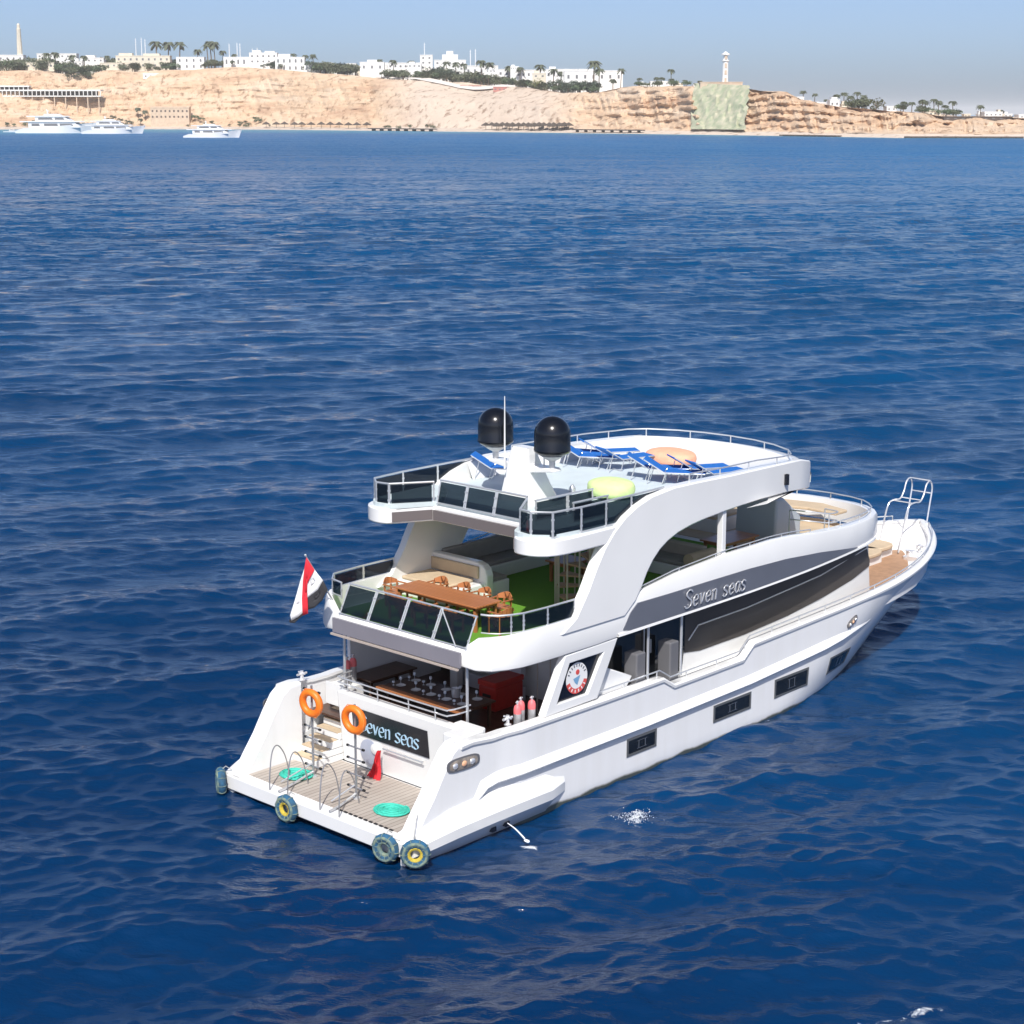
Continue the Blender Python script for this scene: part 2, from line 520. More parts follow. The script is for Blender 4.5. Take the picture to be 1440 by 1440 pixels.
    rf = N.new('ShaderNodeMath'); rf.operation = 'MAXIMUM'; L.new(rr_.outputs[0], rf.inputs[0]); L.new(fr_.outputs[0], rf.inputs[1]); L.new(rf.outputs[0], b.inputs['Roughness'])
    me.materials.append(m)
    # shelf: shallows by distance to the shoreline; bay: distance from the viewer
    fx = co[:, 0] * FWD.x + co[:, 1] * FWD.y
    sx = co[:, 0] * RGT.x + co[:, 1] * RGT.y
    be = sx / np.maximum(fx, 1)
    tabx = [-0.6, -0.285, -0.2, -0.14, -0.06, 0.03, 0.15, 0.21, 0.285, 0.6]
    taby = [shore_dist(t) for t in tabx]
    sd_ = np.interp(be, tabx, taby)
    wid = np.interp(be, [-0.3, -0.1, 0.0, 0.3], [620, 380, 150, 60])
    sh = np.clip(1 - (sd_ - fx) / wid, 0, 1) ** 0.7 * (fx > 300)
    sh = sh * np.interp(be, [-0.3, -0.1, 0.1, 0.3], [1.0, 0.8, 0.6, 0.45])
    bay = np.clip((fx - 40) / (sd_ - 600), 0, 1) ** 0.65  # grows with viewing distance; drives the painted sky tone of far water
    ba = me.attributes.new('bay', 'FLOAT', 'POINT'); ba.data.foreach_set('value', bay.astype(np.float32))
    at_ = me.attributes.new('shelf', 'FLOAT', 'POINT')
    at_.data.foreach_set('value', sh.astype(np.float32))
    # foam: cooling-water splash, water jet, a breaking crest and scattered flecks
    wx = co[:, 0] + CAM.x; wy = co[:, 1] + CAM.y
    def blob(cx, cy, rx, ry, a=0.0):
        dx = wx - cx; dy = wy - cy; u = dx * math.cos(a) + dy * math.sin(a); v = -dx * math.sin(a) + dy * math.cos(a)
        return np.exp(-((u / rx) ** 2 + (v / ry) ** 2))
    f = 0.50 * blob(5.15, -5.75, 0.85, 0.5, 0.5) + 0.22 * blob(5.75, -5.4, 0.3, 0.25) + 0.72 * blob(2.05, -4.8, 0.45, 0.22, 1.4) + 0.40 * blob(8.0, -4.3, 1.2, 0.35)
    for (x0, y0, x1, y1) in ((-0.9, -15.1, 0.4, -16.1), (0.4, -16.1, 2.9, -17.1)):
        ln = math.hypot(x1 - x0, y1 - y0); an_ = math.atan2(y1 - y0, x1 - x0)
        f = f + 0.43 * blob((x0 + x1) / 2, (y0 + y1) / 2, ln * 0.6, 0.2, an_) * (0.6 + 0.8 * vnoise(wx * 1.3, wy * 1.3, 77))
    rg = np.random.RandomState(4)
    for _ in range(26):
        q = CAM + FWD * rg.uniform(32, 150) + RGT * rg.uniform(-22, 22)
        if abs(q.y) < 5 and -2 < q.x < 30: continue
        f = f + rg.uniform(0.36, 0.46) * blob(q.x, q.y, rg.uniform(0.1, 0.3), rg.uniform(0.08, 0.16), rg.uniform(0, 3))
    # thin broken foam line along the waterline of the hull
    edge = np.exp(-((np.abs(np.abs(wy) - 3.72) / 0.16) ** 2)) * (wx > 4.6) * (wx < 17) * vnoise(wx * 2.0, wy * 0.5, 12)
    f = f + 0.45 * edge
    fa = me.attributes.new('foam', 'FLOAT', 'POINT'); fa.data.foreach_set('value', f.astype(np.float32))
    return o
make_sea()

# ============================================================ AIR
def make_haze():
    m = bpy.data.materials.new('haze_air'); m.use_nodes = True; nt = m.node_tree
    nt.nodes.remove(nt.nodes['Principled BSDF'])
    v = nt.nodes.new('ShaderNodeVolumePrincipled')
    v.inputs['Color'].default_value = (0.97, 0.985, 1.0, 1)
    v.inputs['Density'].default_value = HAZE
    v.inputs['Anisotropy'].default_value = -0.2
    nt.links.new(v.outputs[0], nt.nodes['Material Output'].inputs['Volume'])
    me = bpy.data.meshes.new('haze'); S_ = 31000.0
    vs = [(CAM.x + x, CAM.y + y, z) for x in (-S_, S_) for y in (-S_, S_) for z in (-30.0, 130.0)]
    me.from_pydata(vs, [], [(0, 1, 3, 2), (4, 6, 7, 5), (0, 4, 5, 1), (2, 3, 7, 6), (0, 2, 6, 4), (1, 5, 7, 3)])
    me.materials.append(m)
    o = bpy.data.objects.new('haze', me); COL.objects.link(o)
    tag(o, 'thin pale haze in the air over the sea and the far shore', None, None, 'stuff')
HAZE = 0.00005
make_haze()

# ============================================================ COAST
def W(be, d, z):
    """bearing ratio, distance along the look direction, height -> world"""
    return Vector((CAM.x + FWD.x * d + RGT.x * be * d, CAM.y + FWD.y * d + RGT.y * be * d, z))
def BE(u): return (u - 720) / FPX * 0.978        # survey of the photograph: picture column -> bearing ratio
def HT(v, d): return CAM.z - d * math.tan(PITCH + math.atan((v - 720) / FPX))   # picture row at a distance -> height

# cliff edge (column, row, how far behind the shoreline it stands)
EDGE = [(-260, 98), (0, 99), (60, 99), (95, 104), (130, 104), (165, 98), (200, 101), (260, 98), (320, 94), (400, 98), (440, 102), (500, 107), (520, 109),
        (560, 111), (620, 113), (660, 117), (700, 121), (740, 124), (790, 130), (840, 131), (870, 124), (900, 121), (980, 122), (1050, 125), (1080, 128), (1105, 128),
        (1125, 141), (1160, 147), (1190, 151), (1250, 156), (1300, 160), (1340, 164), (1440, 166.5), (1700, 168)]
def cliff_back(be):
    return lerp([(-0.6, 150), (-0.1, 140), (-0.06, 170), (-0.02, 210), (0.03, 120), (0.1, 80), (0.285, 70), (0.6, 60)], be)
def edge_h(be):
    u = be * FPX / 0.978 + 720
    d = shore_dist(be) + cliff_back(be)
    return max(HT(lerp(EDGE, u), d), 5.0)
def beach_d(be):
    return lerp([(-0.6, 40), (-0.15, 50), (-0.05, 60), (0.08, 22), (0.285, 8), (0.6, 5)], be)
def ground(be, d, detail=True):
    """terrain height d metres behind the shoreline"""
    eh = edge_h(be); cb = cliff_back(be); bd = beach_d(be)
    if d < 0: return max(-4, d * 0.06)
    if d < bd: return 0.3 + 2.6 * d / bd
    if d < cb:
        t = (d - bd) / (cb - bd)
        soft = lerp([(-0.6, 0), (-0.075, 0), (-0.05, 1), (0.015, 1), (0.04, 0), (0.6, 0)], be)
        prof = (1 - soft) * (0.10 * t + 0.90 * (t * t * (3 - 2 * t)) ** 0.9) + soft * (0.35 * min(1, t * 3) + 0.65 * t)
        return 2.9 + (eh - 2.9) * prof
    return eh + (d - cb) * lerp([(-0.6, 0.012), (0.1, 0.008), (0.15, 0.0), (0.6, -0.004)], be)

ROCK = mat('sandstone_cliff', (0.60, 0.43, 0.30), 0.95)
def rock_nodes():
    m = ROCK; nt = m.node_tree; N = nt.nodes; L = nt.links; b = N['Principled BSDF']
    g = N.new('ShaderNodeNewGeometry')
    s = N.new('ShaderNodeMapping'); s.inputs['Scale'].default_value = (0.012, 0.012, 0.09)
    L.new(g.outputs['Position'], s.inputs[0])
    n = N.new('ShaderNodeTexNoise'); n.inputs['Scale'].default_value = 1.0; n.inputs['Detail'].default_value = 8; n.inputs['Roughness'].default_value = 0.65
    L.new(s.outputs[0], n.inputs['Vector'])
    r = N.new('ShaderNodeValToRGB'); e = r.color_ramp.elements
    e[0].position = 0.30; e[0].color = (0.40, 0.24, 0.15, 1)
    e[1].position = 0.72; e[1].color = (0.63, 0.50, 0.375, 1)
    k = e.new(0.47); k.color = (0.57, 0.40, 0.26, 1)
    L.new(n.outputs['Fac'], r.inputs[0])
    # loose pale sand and graded ground where it is not steep
    at = N.new('ShaderNodeAttribute'); at.attribute_name = 'sand'
    mx = N.new('ShaderNodeMix'); mx.data_type = 'RGBA'; mx.inputs['B'].default_value = (0.60, 0.50, 0.41, 1)
    L.new(at.outputs['Fac'], mx.inputs['Factor']); L.new(r.outputs[0], mx.inputs['A'])
    # small dark marks in the low spots of the bump noise
    n2 = N.new('ShaderNodeTexNoise'); n2.inputs['Scale'].default_value = 0.11; n2.inputs['Detail'].default_value = 6; n2.inputs['Roughness'].default_value = 0.7
    L.new(g.outputs['Position'], n2.inputs['Vector'])
    r2 = N.new('ShaderNodeValToRGB'); r2.color_ramp.elements[0].position = 0.36; r2.color_ramp.elements[1].position = 0.46
    r2.color_ramp.elements[0].color = (0.50, 0.43, 0.38, 1); r2.color_ramp.elements[1].color = (1, 1, 1, 1)
    L.new(n2.outputs['Fac'], r2.inputs[0])
    m2 = N.new('ShaderNodeMix'); m2.data_type = 'RGBA'; m2.blend_type = 'MULTIPLY'; m2.inputs['Factor'].default_value = 1
    L.new(mx.outputs['Result'], m2.inputs['A']); L.new(r2.outputs[0], m2.inputs['B'])
    L.new(m2.outputs['Result'], b.inputs['Base Color'])
    bp = N.new('ShaderNodeBump'); bp.inputs['Distance'].default_value = 3; bp.inputs['Strength'].default_value = 0.6
    L.new(n2.outputs['Fac'], bp.inputs['Height']); L.new(bp.outputs[0], b.inputs['Normal'])
rock_nodes()

def make_coast():
    us = np.concatenate([np.arange(-1500, -300, 12), np.arange(-300, 1760, 2.2), np.arange(1760, 3000, 12)])
    ts = np.concatenate([[-60, -20, -4, 0], np.linspace(0.02, 1, 64), 1 + np.linspace(0.03, 1, 20) ** 2 * 5.0, [9, 14]])
    rows = []; sand = []
    bes = [BE(u) for u in us]
    NX, NT = len(us), len(ts)
    P = np.zeros((NX, NT, 3)); S = np.zeros((NX, NT))
    D = np.zeros((NX, NT)); Zg = np.zeros((NX, NT)); CL = np.zeros((NX, NT))
    for i, be in enumerate(bes):
        cb = cliff_back(be); bd = beach_d(be)
        soft = lerp([(-0.6, 0), (-0.075, 0), (-0.05, 1), (0.015, 1), (0.04, 0), (0.6, 0)], be)
        for j, t in enumerate(ts):
            d = t if t < 0 else t * cb
            D[i, j] = d
            Zg[i, j] = ground(be, d)
            if d <= bd: S[i, j] = 1
            elif d < cb:
                w = (d - bd) / (cb - bd)
                CL[i, j] = math.sin(PI * min(1, w)) ** 0.5 * (1 - 0.75 * soft)
                S[i, j] = 0.75 * soft
            else: S[i, j] = 0.6
    SD = np.array([shore_dist(b) for b in bes])[:, None]
    BEa = np.array(bes)[:, None]
    along = BEa * 1900 + 0 * D
    rug = np.interp(BEa[:, 0], [-0.3, -0.1, 0.03, 0.12, 0.3], [0.55, 0.40, 0.7, 1.35, 1.5])[:, None]
    g1 = fbm(along / 60.0, D / 140.0, 1, 3, True)
    g2 = fbm(along / 13.0 + Zg / 40.0, Zg / 55.0, 5, 4, True)
    g3 = fbm(along / 9.0, Zg / 3.0, 9, 3)
    push = CL * rug * ((g1 - 0.45) * 36 + (g2 - 0.45) * 26 + (g3 - 0.45) * 13)
    strata = rug * CL * np.sin(Zg * 0.9 + 2 * g1 * 6) * 2.4
    DD = SD + D + push + strata
    und = (fbm(along / 30, D / 30, 20, 4) - 0.47) * np.where(D > 0, 1, 0)
    ZZ = Zg + und * np.where(CL > 0, 4.0, 1.4) * np.clip(D / 20, 0, 1)
    top = np.where(D > np.array([cliff_back(b) for b in bes])[:, None] * 0.97, 1, 0)
    ZZ += top * (fbm(along / 25, D / 60, 31, 3) - 0.47) * 4.0
    P[..., 0] = CAM.x + FWD.x * DD + RGT.x * BEa * DD
    P[..., 1] = CAM.y + FWD.y * DD + RGT.y * BEa * DD
    P[..., 2] = ZZ
    vs = P.reshape(-1, 3)
    idx = np.arange(NX * NT).reshape(NX, NT)
    fs = np.stack([idx[:-1, :-1], idx[1:, :-1], idx[1:, 1:], idx[:-1, 1:]], -1).reshape(-1, 4)
    me = bpy.data.meshes.new('coast')
    me.from_pydata(vs.tolist(), [], fs.tolist())
    a = me.attributes.new('sand', 'FLOAT', 'POINT'); a.data.foreach_set('value', S.reshape(-1).astype(np.float32))
    me.materials.append(ROCK)
    me.update()
    o = bpy.data.objects.new('coast_terrain', me); COL.objects.link(o)
    tag(o, 'sandy beach and eroded orange sandstone cliffs of the far shore', None, None, 'structure')
make_coast()

def shore_at(u, back):
    """world point standing on the coast: picture column surveyed, metres behind the cliff edge (negative = below)"""
    be = BE(u); cb = cliff_back(be)
    dd = cb + back
    return W(be, shore_dist(be) + dd, ground(be, dd))
def beach_at(u, d):
    be = BE(u)
    return W(be, shore_dist(be) + d, ground(be, d))

BW = mat('whitewashed_wall', (0.78, 0.77, 0.74), 0.8, noise=0.08, nscale=0.3)
BC = mat('cream_wall', (0.70, 0.63, 0.51), 0.85, noise=0.12, nscale=0.3)
BWIN = mat('dark_window', (0.16, 0.16, 0.165), 0.3)
BSAND = mat('sand_stone_wall', (0.60, 0.47, 0.35), 0.9, noise=0.2, nscale=0.3)
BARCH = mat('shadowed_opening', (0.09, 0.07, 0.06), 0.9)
BARK = mat('palm_bark', (0.16, 0.11, 0.07), 0.9)
LEAFS = [mat('leaf_%s' % n, c, 0.7, noise=0.35, nscale=0.6) for n, c in
         (('olive', (0.12, 0.135, 0.07)), ('green', (0.085, 0.125, 0.055)), ('dark', (0.065, 0.09, 0.055)), ('yellowish', (0.14, 0.14, 0.03)))]
PALM = mat('palm_frond_green', (0.105, 0.12, 0.07), 0.7, noise=0.3, nscale=0.8)
THATCH = mat('thatched_palm_leaf', (0.09, 0.07, 0.055), 0.95, noise=0.3, nscale=1.0)

def local(o_loc):
    """axes standing on the coast: across, away from the viewer, up"""
    return Vector(RGT), Vector(FWD)

def lbox(mb, c, x0, x1, y0, y1, z0, z1):
    """box in coast axes (x across the view, y away) about point c"""
    m = c + RGT * ((x0 + x1) / 2) + FWD * ((y0 + y1) / 2) + Vector((0, 0, (z0 + z1) / 2))
    mb.obox(m, RGT * (x1 - x0) / 2, FWD * (y1 - y0) / 2, (0, 0, (z1 - z0) / 2))

def px(u, back=0):   # metres per picture column at the coast
    be = BE(u); return (shore_dist(be) + cliff_back(be) + back) / FPX

def villa(u0, u1, vtop, vbot, back, label, wall=BW, tiers=(), wins=6, rows=1, name='villa', cat='building', group='white resort buildings along the clifftop', depth=14, arcade=False, winm=None):
    u = (u0 + u1) / 2
    c = shore_at(u, back)
    be = BE(u); d = shore_dist(be) + cliff_back(be) + back
    s = d / FPX
    z1 = HT(vtop, d); z0 = min(HT(vbot, d), c.z) - 1
    c = Vector((c.x, c.y, z0))
    h = z1 - z0; w = (u1 - u0) * s
    e = empty(name, c, label, cat, group)
    b = MB(); lbox(b, c, -w / 2, w / 2, 0, depth, 0, h - 0.8)
    b.build('wall', wall, e, 0)
    b = MB()
    lbox(b, c, -w / 2 - 0.3, w / 2 + 0.3, -0.3, depth + 0.3, h - 0.8, h)
    b.build('roof', wall, e, 0)
    for (a, bb, hh, de) in tiers:
        t = MB(); lbox(t, c, -w / 2 + a * w, -w / 2 + bb * w, de, de + depth * 0.7, h, h + hh)
        t.build('upper_storey', wall, e, 0)
    vis = HT(vbot, d) - z0
    rh = (h - 0.8 - vis) / rows
    for r_ in range(rows):
        for k in range(wins):
            x = -w / 2 + (k + 0.5) * w / wins
            ww = min(w / wins * (0.62 if arcade else 0.38), 2.2)
            q = MB()
            zz = vis + rh * (r_ + 0.3); zt = vis + rh * (r_ + (0.8 if arcade else 0.65))
            if arcade:
                n = 6
                pts = [(-ww / 2, zz), (ww / 2, zz)] + [(ww / 2 * math.cos(PI * i / n), zt - ww / 2 + ww / 2 * math.sin(PI * i / n)) for i in range(n + 1)]
                f0 = [c + RGT * (x + p[0]) + FWD * (-0.1) + Vector((0, 0, p[1])) for p in pts]
                f1 = [p + FWD * 0.25 for p in f0]
                m_ = len(f0)
                q.add(f0 + f1, [tuple(range(m_))] + [(i, (i + 1) % m_, m_ + (i + 1) % m_, m_ + i) for i in range(m_)])
            else:
                lbox(q, c, x - ww / 2, x + ww / 2, -0.1, 0.3, zz, zt)
            q.build('window', winm or BWIN, e, 0)
    return e

G = 'white resort buildings along the clifftop'
rnv = random.Random(21)
for (a, b, n, v0, where) in ((0, 130, 5, 86, 'the left end of the clifftop'), (130, 250, 2, 84, 'the cream hotel wing'), (430, 520, 4, 90, 'the bare middle cliff'), (520, 600, 3, 91, 'the head of the sandy slope'), (600, 735, 6, 95, 'the thick grove'), (735, 800, 2, 101, 'the yellowish tree'), (888, 970, 5, 117, 'the lighthouse terrace'), (1130, 1190, 4, 146, 'the top of the right cliff'), (1270, 1440, 7, 160, 'the far right palms')):
    for i in range(n):
        u = a + (b - a) * (i + rnv.random()) / n; w = rnv.uniform(9, 20) if u < 900 else rnv.uniform(7, 12); h = rnv.uniform(4, 8) if u < 900 else rnv.uniform(2.5, 4)
        v = v0 + rnv.uniform(-3, 3) if u < 900 else v0
        villa(u - w / 2, u + w / 2, v, v + h, rnv.uniform(30, 60), 'small low villa among the trees by ' + where, rnv.choice((BW, BC, BW)), wins=rnv.randint(2, 4), tiers=((0.1, 0.5, rnv.uniform(1.5, 3.5), 2),) if rnv.random() < 0.6 else (), group='small villas by ' + where, depth=9)
villa(-6, 38, 77, 86, 60, 'low white building at the far left end of the clifftop, half behind trees', wins=5)
villa(58, 112, 75, 82, 90, 'long white-roofed block behind the trees right of the tall left tower', wins=7)
villa(18, 80, 88, 96, 20, 'low cream terrace wall under the leftmost clifftop trees', BC, wins=8)
villa(118, 150, 81, 88, 60, 'small white block with a parapet behind the gully palms', wins=4, tiers=((0.2, 0.6, 3, 3),))
villa(145, 176, 88, 95, 26, 'flat cream villa left of the long cream arcade', BC, wins=4)
villa(168, 242, 78, 96, 30, 'long two storey cream hotel wing with small square windows', BC, wins=9, rows=2, tiers=((0.05, 0.3, 3, 3), (0.5, 0.8, 2.5, 3)))
villa(252, 290, 80, 98, 16, 'white villa with rounded bays at the cliff edge left of the palm cluster', wins=4, rows=2, arcade=True)
villa(318, 358, 80, 94, 22, 'white arcaded villa between the palm cluster and the domed hall', wins=5, rows=1, arcade=True)
villa(354, 392, 74, 90, 40, 'tallest white hall with roof steps right of the arcaded villa', wins=5, rows=2, tiers=((0.1, 0.4, 3, 3), (0.55, 0.9, 2, 3)))
villa(390, 430, 80, 101, 18, 'white villa with two terraces below at the cliff edge', wins=5, rows=2, arcade=True, tiers=((0.1, 0.5, 3.5, 3),))
villa(430, 462, 90, 100, 14, 'low white villa half hidden by round trees', wins=4)
villa(508, 541, 87, 100, 24, 'white cube villa above the head of the sandy slope', wins=3, rows=1, tiers=((0.3, 0.7, 2.5, 3),))
villa(540, 596, 88, 97, 60, 'low white wing behind a row of palms above the sandy slope', wins=8)
villa(592, 609, 77, 98, 70, 'square white tower house standing above the palms', wins=2, rows=3, depth=9)
villa(612, 655, 84, 99, 60, 'white villa with a stepped roof beside the square tower house', wins=5, rows=2, tiers=((0.25, 0.75, 6, 2), (0.38, 0.6, 10, 3)))
villa(655, 700, 92, 106, 50, 'white villa mostly hidden behind the thick grove', wins=5)
villa(700, 735, 97, 108, 60, 'small white block at the right end of the thick grove', wins=4)
villa(726, 768, 98, 110, 60, 'low white wing left of the yellowish tree', wins=6)
villa(768, 812, 97, 111, 70, 'white wing between the yellowish tree and the long white block', wins=6, tiers=((0.1, 0.3, 2.5, 3),))
villa(794, 874, 99, 115, 60, 'longest bright white block right of centre on the clifftop', wins=7, rows=1, tiers=((0.0, 0.12, 1.5, 2), (0.25, 0.5, 1.5, 2)), depth=20)
villa(914, 946, 114, 120, 30, 'very low white building left of the lighthouse', wins=5)
villa(974, 988, 119, 125, 12, 'tiny white hut at the left foot of the lighthouse terrace', wins=2)
villa(984, 1042, 115, 124, 6, 'long sand coloured terrace wall carrying the lighthouse', BSAND, wins=0, depth=18, name='terrace_wall', cat='wall', group=None)
villa(1119, 1129, 136, 144, 20, 'tiny white house at the top of the right cliff', wins=2, group=G)
villa(1166, 1179, 140, 150, 16, 'little white house left of the round olive trees', wins=2, rows=1, tiers=((0.2, 0.8, 2, 2),))
villa(1142, 1160, 144, 150, 20, 'low white hut among small palms on the right cliff', wins=2)
villa(1246, 1259, 149, 156, 20, 'small white cube house right of the round olive trees', wins=2)
villa(1300, 1322, 155, 163, 14, 'sandy coloured low house under the far right palms', BC, wins=4)
villa(1384, 1408, 157, 164, 26, 'white beach house with a dark doorway at the far right', wins=4)
villa(1432, 1460, 161, 166, 30, 'last low white house at the right edge of the coast', wins=3)
villa(205, 262, 103, 110, -6, 'shaded white terrace with dark openings set into the slope', BW, wins=8, name='terrace_building', cat='terrace', group=None)
villa(1328, 1422, 163.5, 168, -4, 'long low row of dark wooden beach kiosks at the far right', BARCH, wins=9, name='kiosk_row', cat='kiosk', group=None, depth=5)

def colonnade():
    """two tier pavilion on columns over the left beach"""
    u0, u1 = -10, 142
    be = BE(66); d = shore_dist(be) + 92; s = d / FPX
    c = W(be, d, 0)
    e = empty('beach_pavilion', c, 'two tier white colonnaded pavilion above the left beach', 'pavilion')
    x0 = (u0 - 66) * s; x1 = (u1 - 66) * s
    zf = HT(134.5, d); zt = HT(128, d); z2 = HT(122, d)
    b = MB(); lbox(b, c, x0, x1, 0, 18, zf - 1.2, zf); lbox(b, c, x0, x1, -0.5, 18, zt, zt + 1.6); b.build('floor_slab', BW, e, 0)
    b = MB(); lbox(b, c, x0, x0 + (x1 - x0) * 0.35, 4, 18, z2, z2 + 1.4); b.build('upper_roof', BW, e, 0)
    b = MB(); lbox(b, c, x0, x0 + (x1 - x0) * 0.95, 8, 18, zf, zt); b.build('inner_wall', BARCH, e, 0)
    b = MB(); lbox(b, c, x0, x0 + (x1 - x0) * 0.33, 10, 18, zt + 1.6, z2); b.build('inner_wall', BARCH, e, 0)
    n = 26
    for k in range(n + 1):
        x = x0 + (x1 - x0) * k / n
        q = MB(); q.tube([c + RGT * x + Vector((0, 0, zf)), c + RGT * x + Vector((0, 0, zt))], 0.55, 6); q.build('column', BW, e)
    for k in range(9):
        x = x0 + (x1 - x0) * 0.34 * k / 8
        q = MB(); q.tube([c + RGT * x + FWD * 5 + Vector((0, 0, zt + 1.6)), c + RGT * x + FWD * 5 + Vector((0, 0, z2))], 0.5, 6); q.build('column', BW, e)
    for k in range(7):
        x = x0 + (x1 - x0) * (0.38 + k * 0.1)
        q = MB(); lbox(q, c, x - 0.6, x + 0.6, 1, 2.2, 2, zf - 1.2); q.build('pier', BSAND, e, 0)
colonnade()

villa(213, 266, 151, 168, -92, 'broad sandstone beach house with two rows of dark openings', BSAND, wins=9, rows=2, winm=BARCH, name='beach_house', group=None, tiers=((0.0, 1.0, 1.2, 6),))

def tower(u, vt, vb, w0, w1, back, label, deco=False):
    c = shore_at(u, back); be = BE(u); d = shore_dist(be) + cliff_back(be) + back
    z1 = HT(vt, d); z0 = c.z - 1; s = d / FPX
    e = empty('tower', Vector((c.x, c.y, z0)), label, 'tower')
    h = z1 - z0; a = w0 * s / 2; b_ = w1 * s / 2
    cc = (c.x, c.y, z0)
    if not deco:
        m = MB(); m.lathe([(a, 0), (a * 0.92, h * 0.5), (b_, h * 0.86), (b_ * 1.08, h * 0.87), (b_ * 1.08, h * 0.885), (b_ * 0.8, h * 0.89), (b_ * 0.75, h * 0.96)], cc, 8)
        m.build('shaft', BC, e, 30)
        m = MB(); m.lathe([(b_ * 0.8, h * 0.96), (b_ * 0.5, h * 0.985), (0.1, h)], cc, 8); m.build('cap', BC, e, 30)
    else:
        m = MB(); m.lathe([(a, 0), (a, h * 0.28), (a * 0.95, h * 0.3), (a * 0.9, h * 0.72), (a * 1.05, h * 0.74)], cc, 12); m.build('shaft', BW, e, 30)
        m = MB(); m.lathe([(a * 1.25, h * 0.74), (a * 1.25, h * 0.77), (a * 0.75, h * 0.775), (a * 0.7, h * 0.9)], cc, 12); m.build('gallery', BW, e, 30)
        m = MB(); m.lathe([(a * 1.35, h * 0.9), (a * 1.35, h * 0.93), (a * 0.8, h * 0.95), (a * 0.3, h * 0.985), (0.05, h)], cc, 12); m.build('lantern_roof', BW, e, 30)
        for k, (f0, f1) in enumerate(((0.18, 0.3), (0.38, 0.5), (0.56, 0.68), (0.79, 0.88))):
            q = MB(); lbox(q, Vector(cc), -a * 0.35, a * 0.35, -a * 1.05, -a * 0.6, h * f0, h * f1); q.build('window', BSAND, e, 0)
tower(34, 32.5, 72, 8.0, 5.6, 60, 'tall plain cream tower standing alone at the far left of the clifftop')
tower(1018, 72, 118, 8.5, 8, 14, 'white lighthouse-like tower with a gallery and lantern roof on the sand coloured terrace', True)

MASTW = mat('white_mast', (0.75, 0.77, 0.78), 0.5)
for i, (u, vt, back, lb) in enumerate(((196, 54, 80, 'left mast of the three thin white masts above the cream hotel wing'), (204, 53, 80, 'middle mast of the three thin white masts above the cream hotel wing'),
        (209, 55, 80, 'right mast of the three thin white masts above the cream hotel wing'), (326, 61, 60, 'thin white mast left of the twin masts beside the palm cluster'),
        (337, 60, 60, 'left of the close twin white masts above the arcaded villa'), (341, 61, 60, 'right of the close twin white masts above the arcaded villa'), (358, 68, 60, 'short white mast left of the tallest white hall roof'),
        (365, 67, 60, 'short white mast over the tallest white hall roof'), (598, 60, 90, 'lattice white mast on the square white tower house'), (662, 70, 90, 'left of two thin white masts behind the thick grove'), (669, 69, 90, 'right of two thin white masts behind the thick grove'))):
    c = shore_at(u, back); be = BE(u); d = shore_dist(be) + cliff_back(be) + back; s = d / FPX
    m = MB(); z1 = HT(vt, d)
    m.tube([(c.x, c.y, c.z - 1), (c.x, c.y, (c.z + z1) / 2), (c.x, c.y, z1)], [0.8, 0.65, 0.35], 6)
    for k in range(3):
        z = z1 - 2 - k * 3
        m.obox((c.x, c.y, z), RGT * 1.1, FWD * 0.15, (0, 0, 0.15))
    tag(m.build('mast', MASTW), lb, 'mast', 'thin white masts over the resort')

# ---- vegetation prototypes
def palm_proto(h, cr, seed):
    rnd = random.Random(seed)
    e = bpy.data.objects.new('palm_tree', None); COL.objects.link(e); e.location = (0, 0, 0)
    lean = rnd.uniform(-0.06, 0.06) * h
    m = MB(); m.tube([(0, 0, -1), (lean * 0.3, 0, h * 0.4), (lean, 0, h)], [0.42, 0.34, 0.3], 6); m.build('trunk', BARK, e)
    m = MB()
    for k in range(30):
        a = rnd.uniform(0, 2 * PI); up = rnd.uniform(-0.35, 1.0); L_ = cr * rnd.uniform(0.8, 1.1)
        pts = []
        for t in (0, 0.3, 0.6, 0.85, 1.0):
            r_ = L_ * t * math.cos(up * 0.7) ; z = h + L_ * (up * 0.75 * t - 0.75 * t * t)
            pts.append(Vector((lean + r_ * math.cos(a), r_ * math.sin(a), z)))
        sd_ = Vector((-math.sin(a), math.cos(a), 0))
        ws = [0.15, 0.65, 0.75, 0.5, 0.08]
        rows = [[p - sd_ * w * 0.9 - Vector((0, 0, w * 0.5)), p, p + sd_ * w * 0.9 - Vector((0, 0, w * 0.5))] for p, w in zip(pts, ws)]
        m.grid(rows)
    m.blob((lean, 0, h - 0.4), 0.8, 0.8, 1.0, 6, 4)
    m.build('crown', PALM, e, 0, recalc=False)
    return e
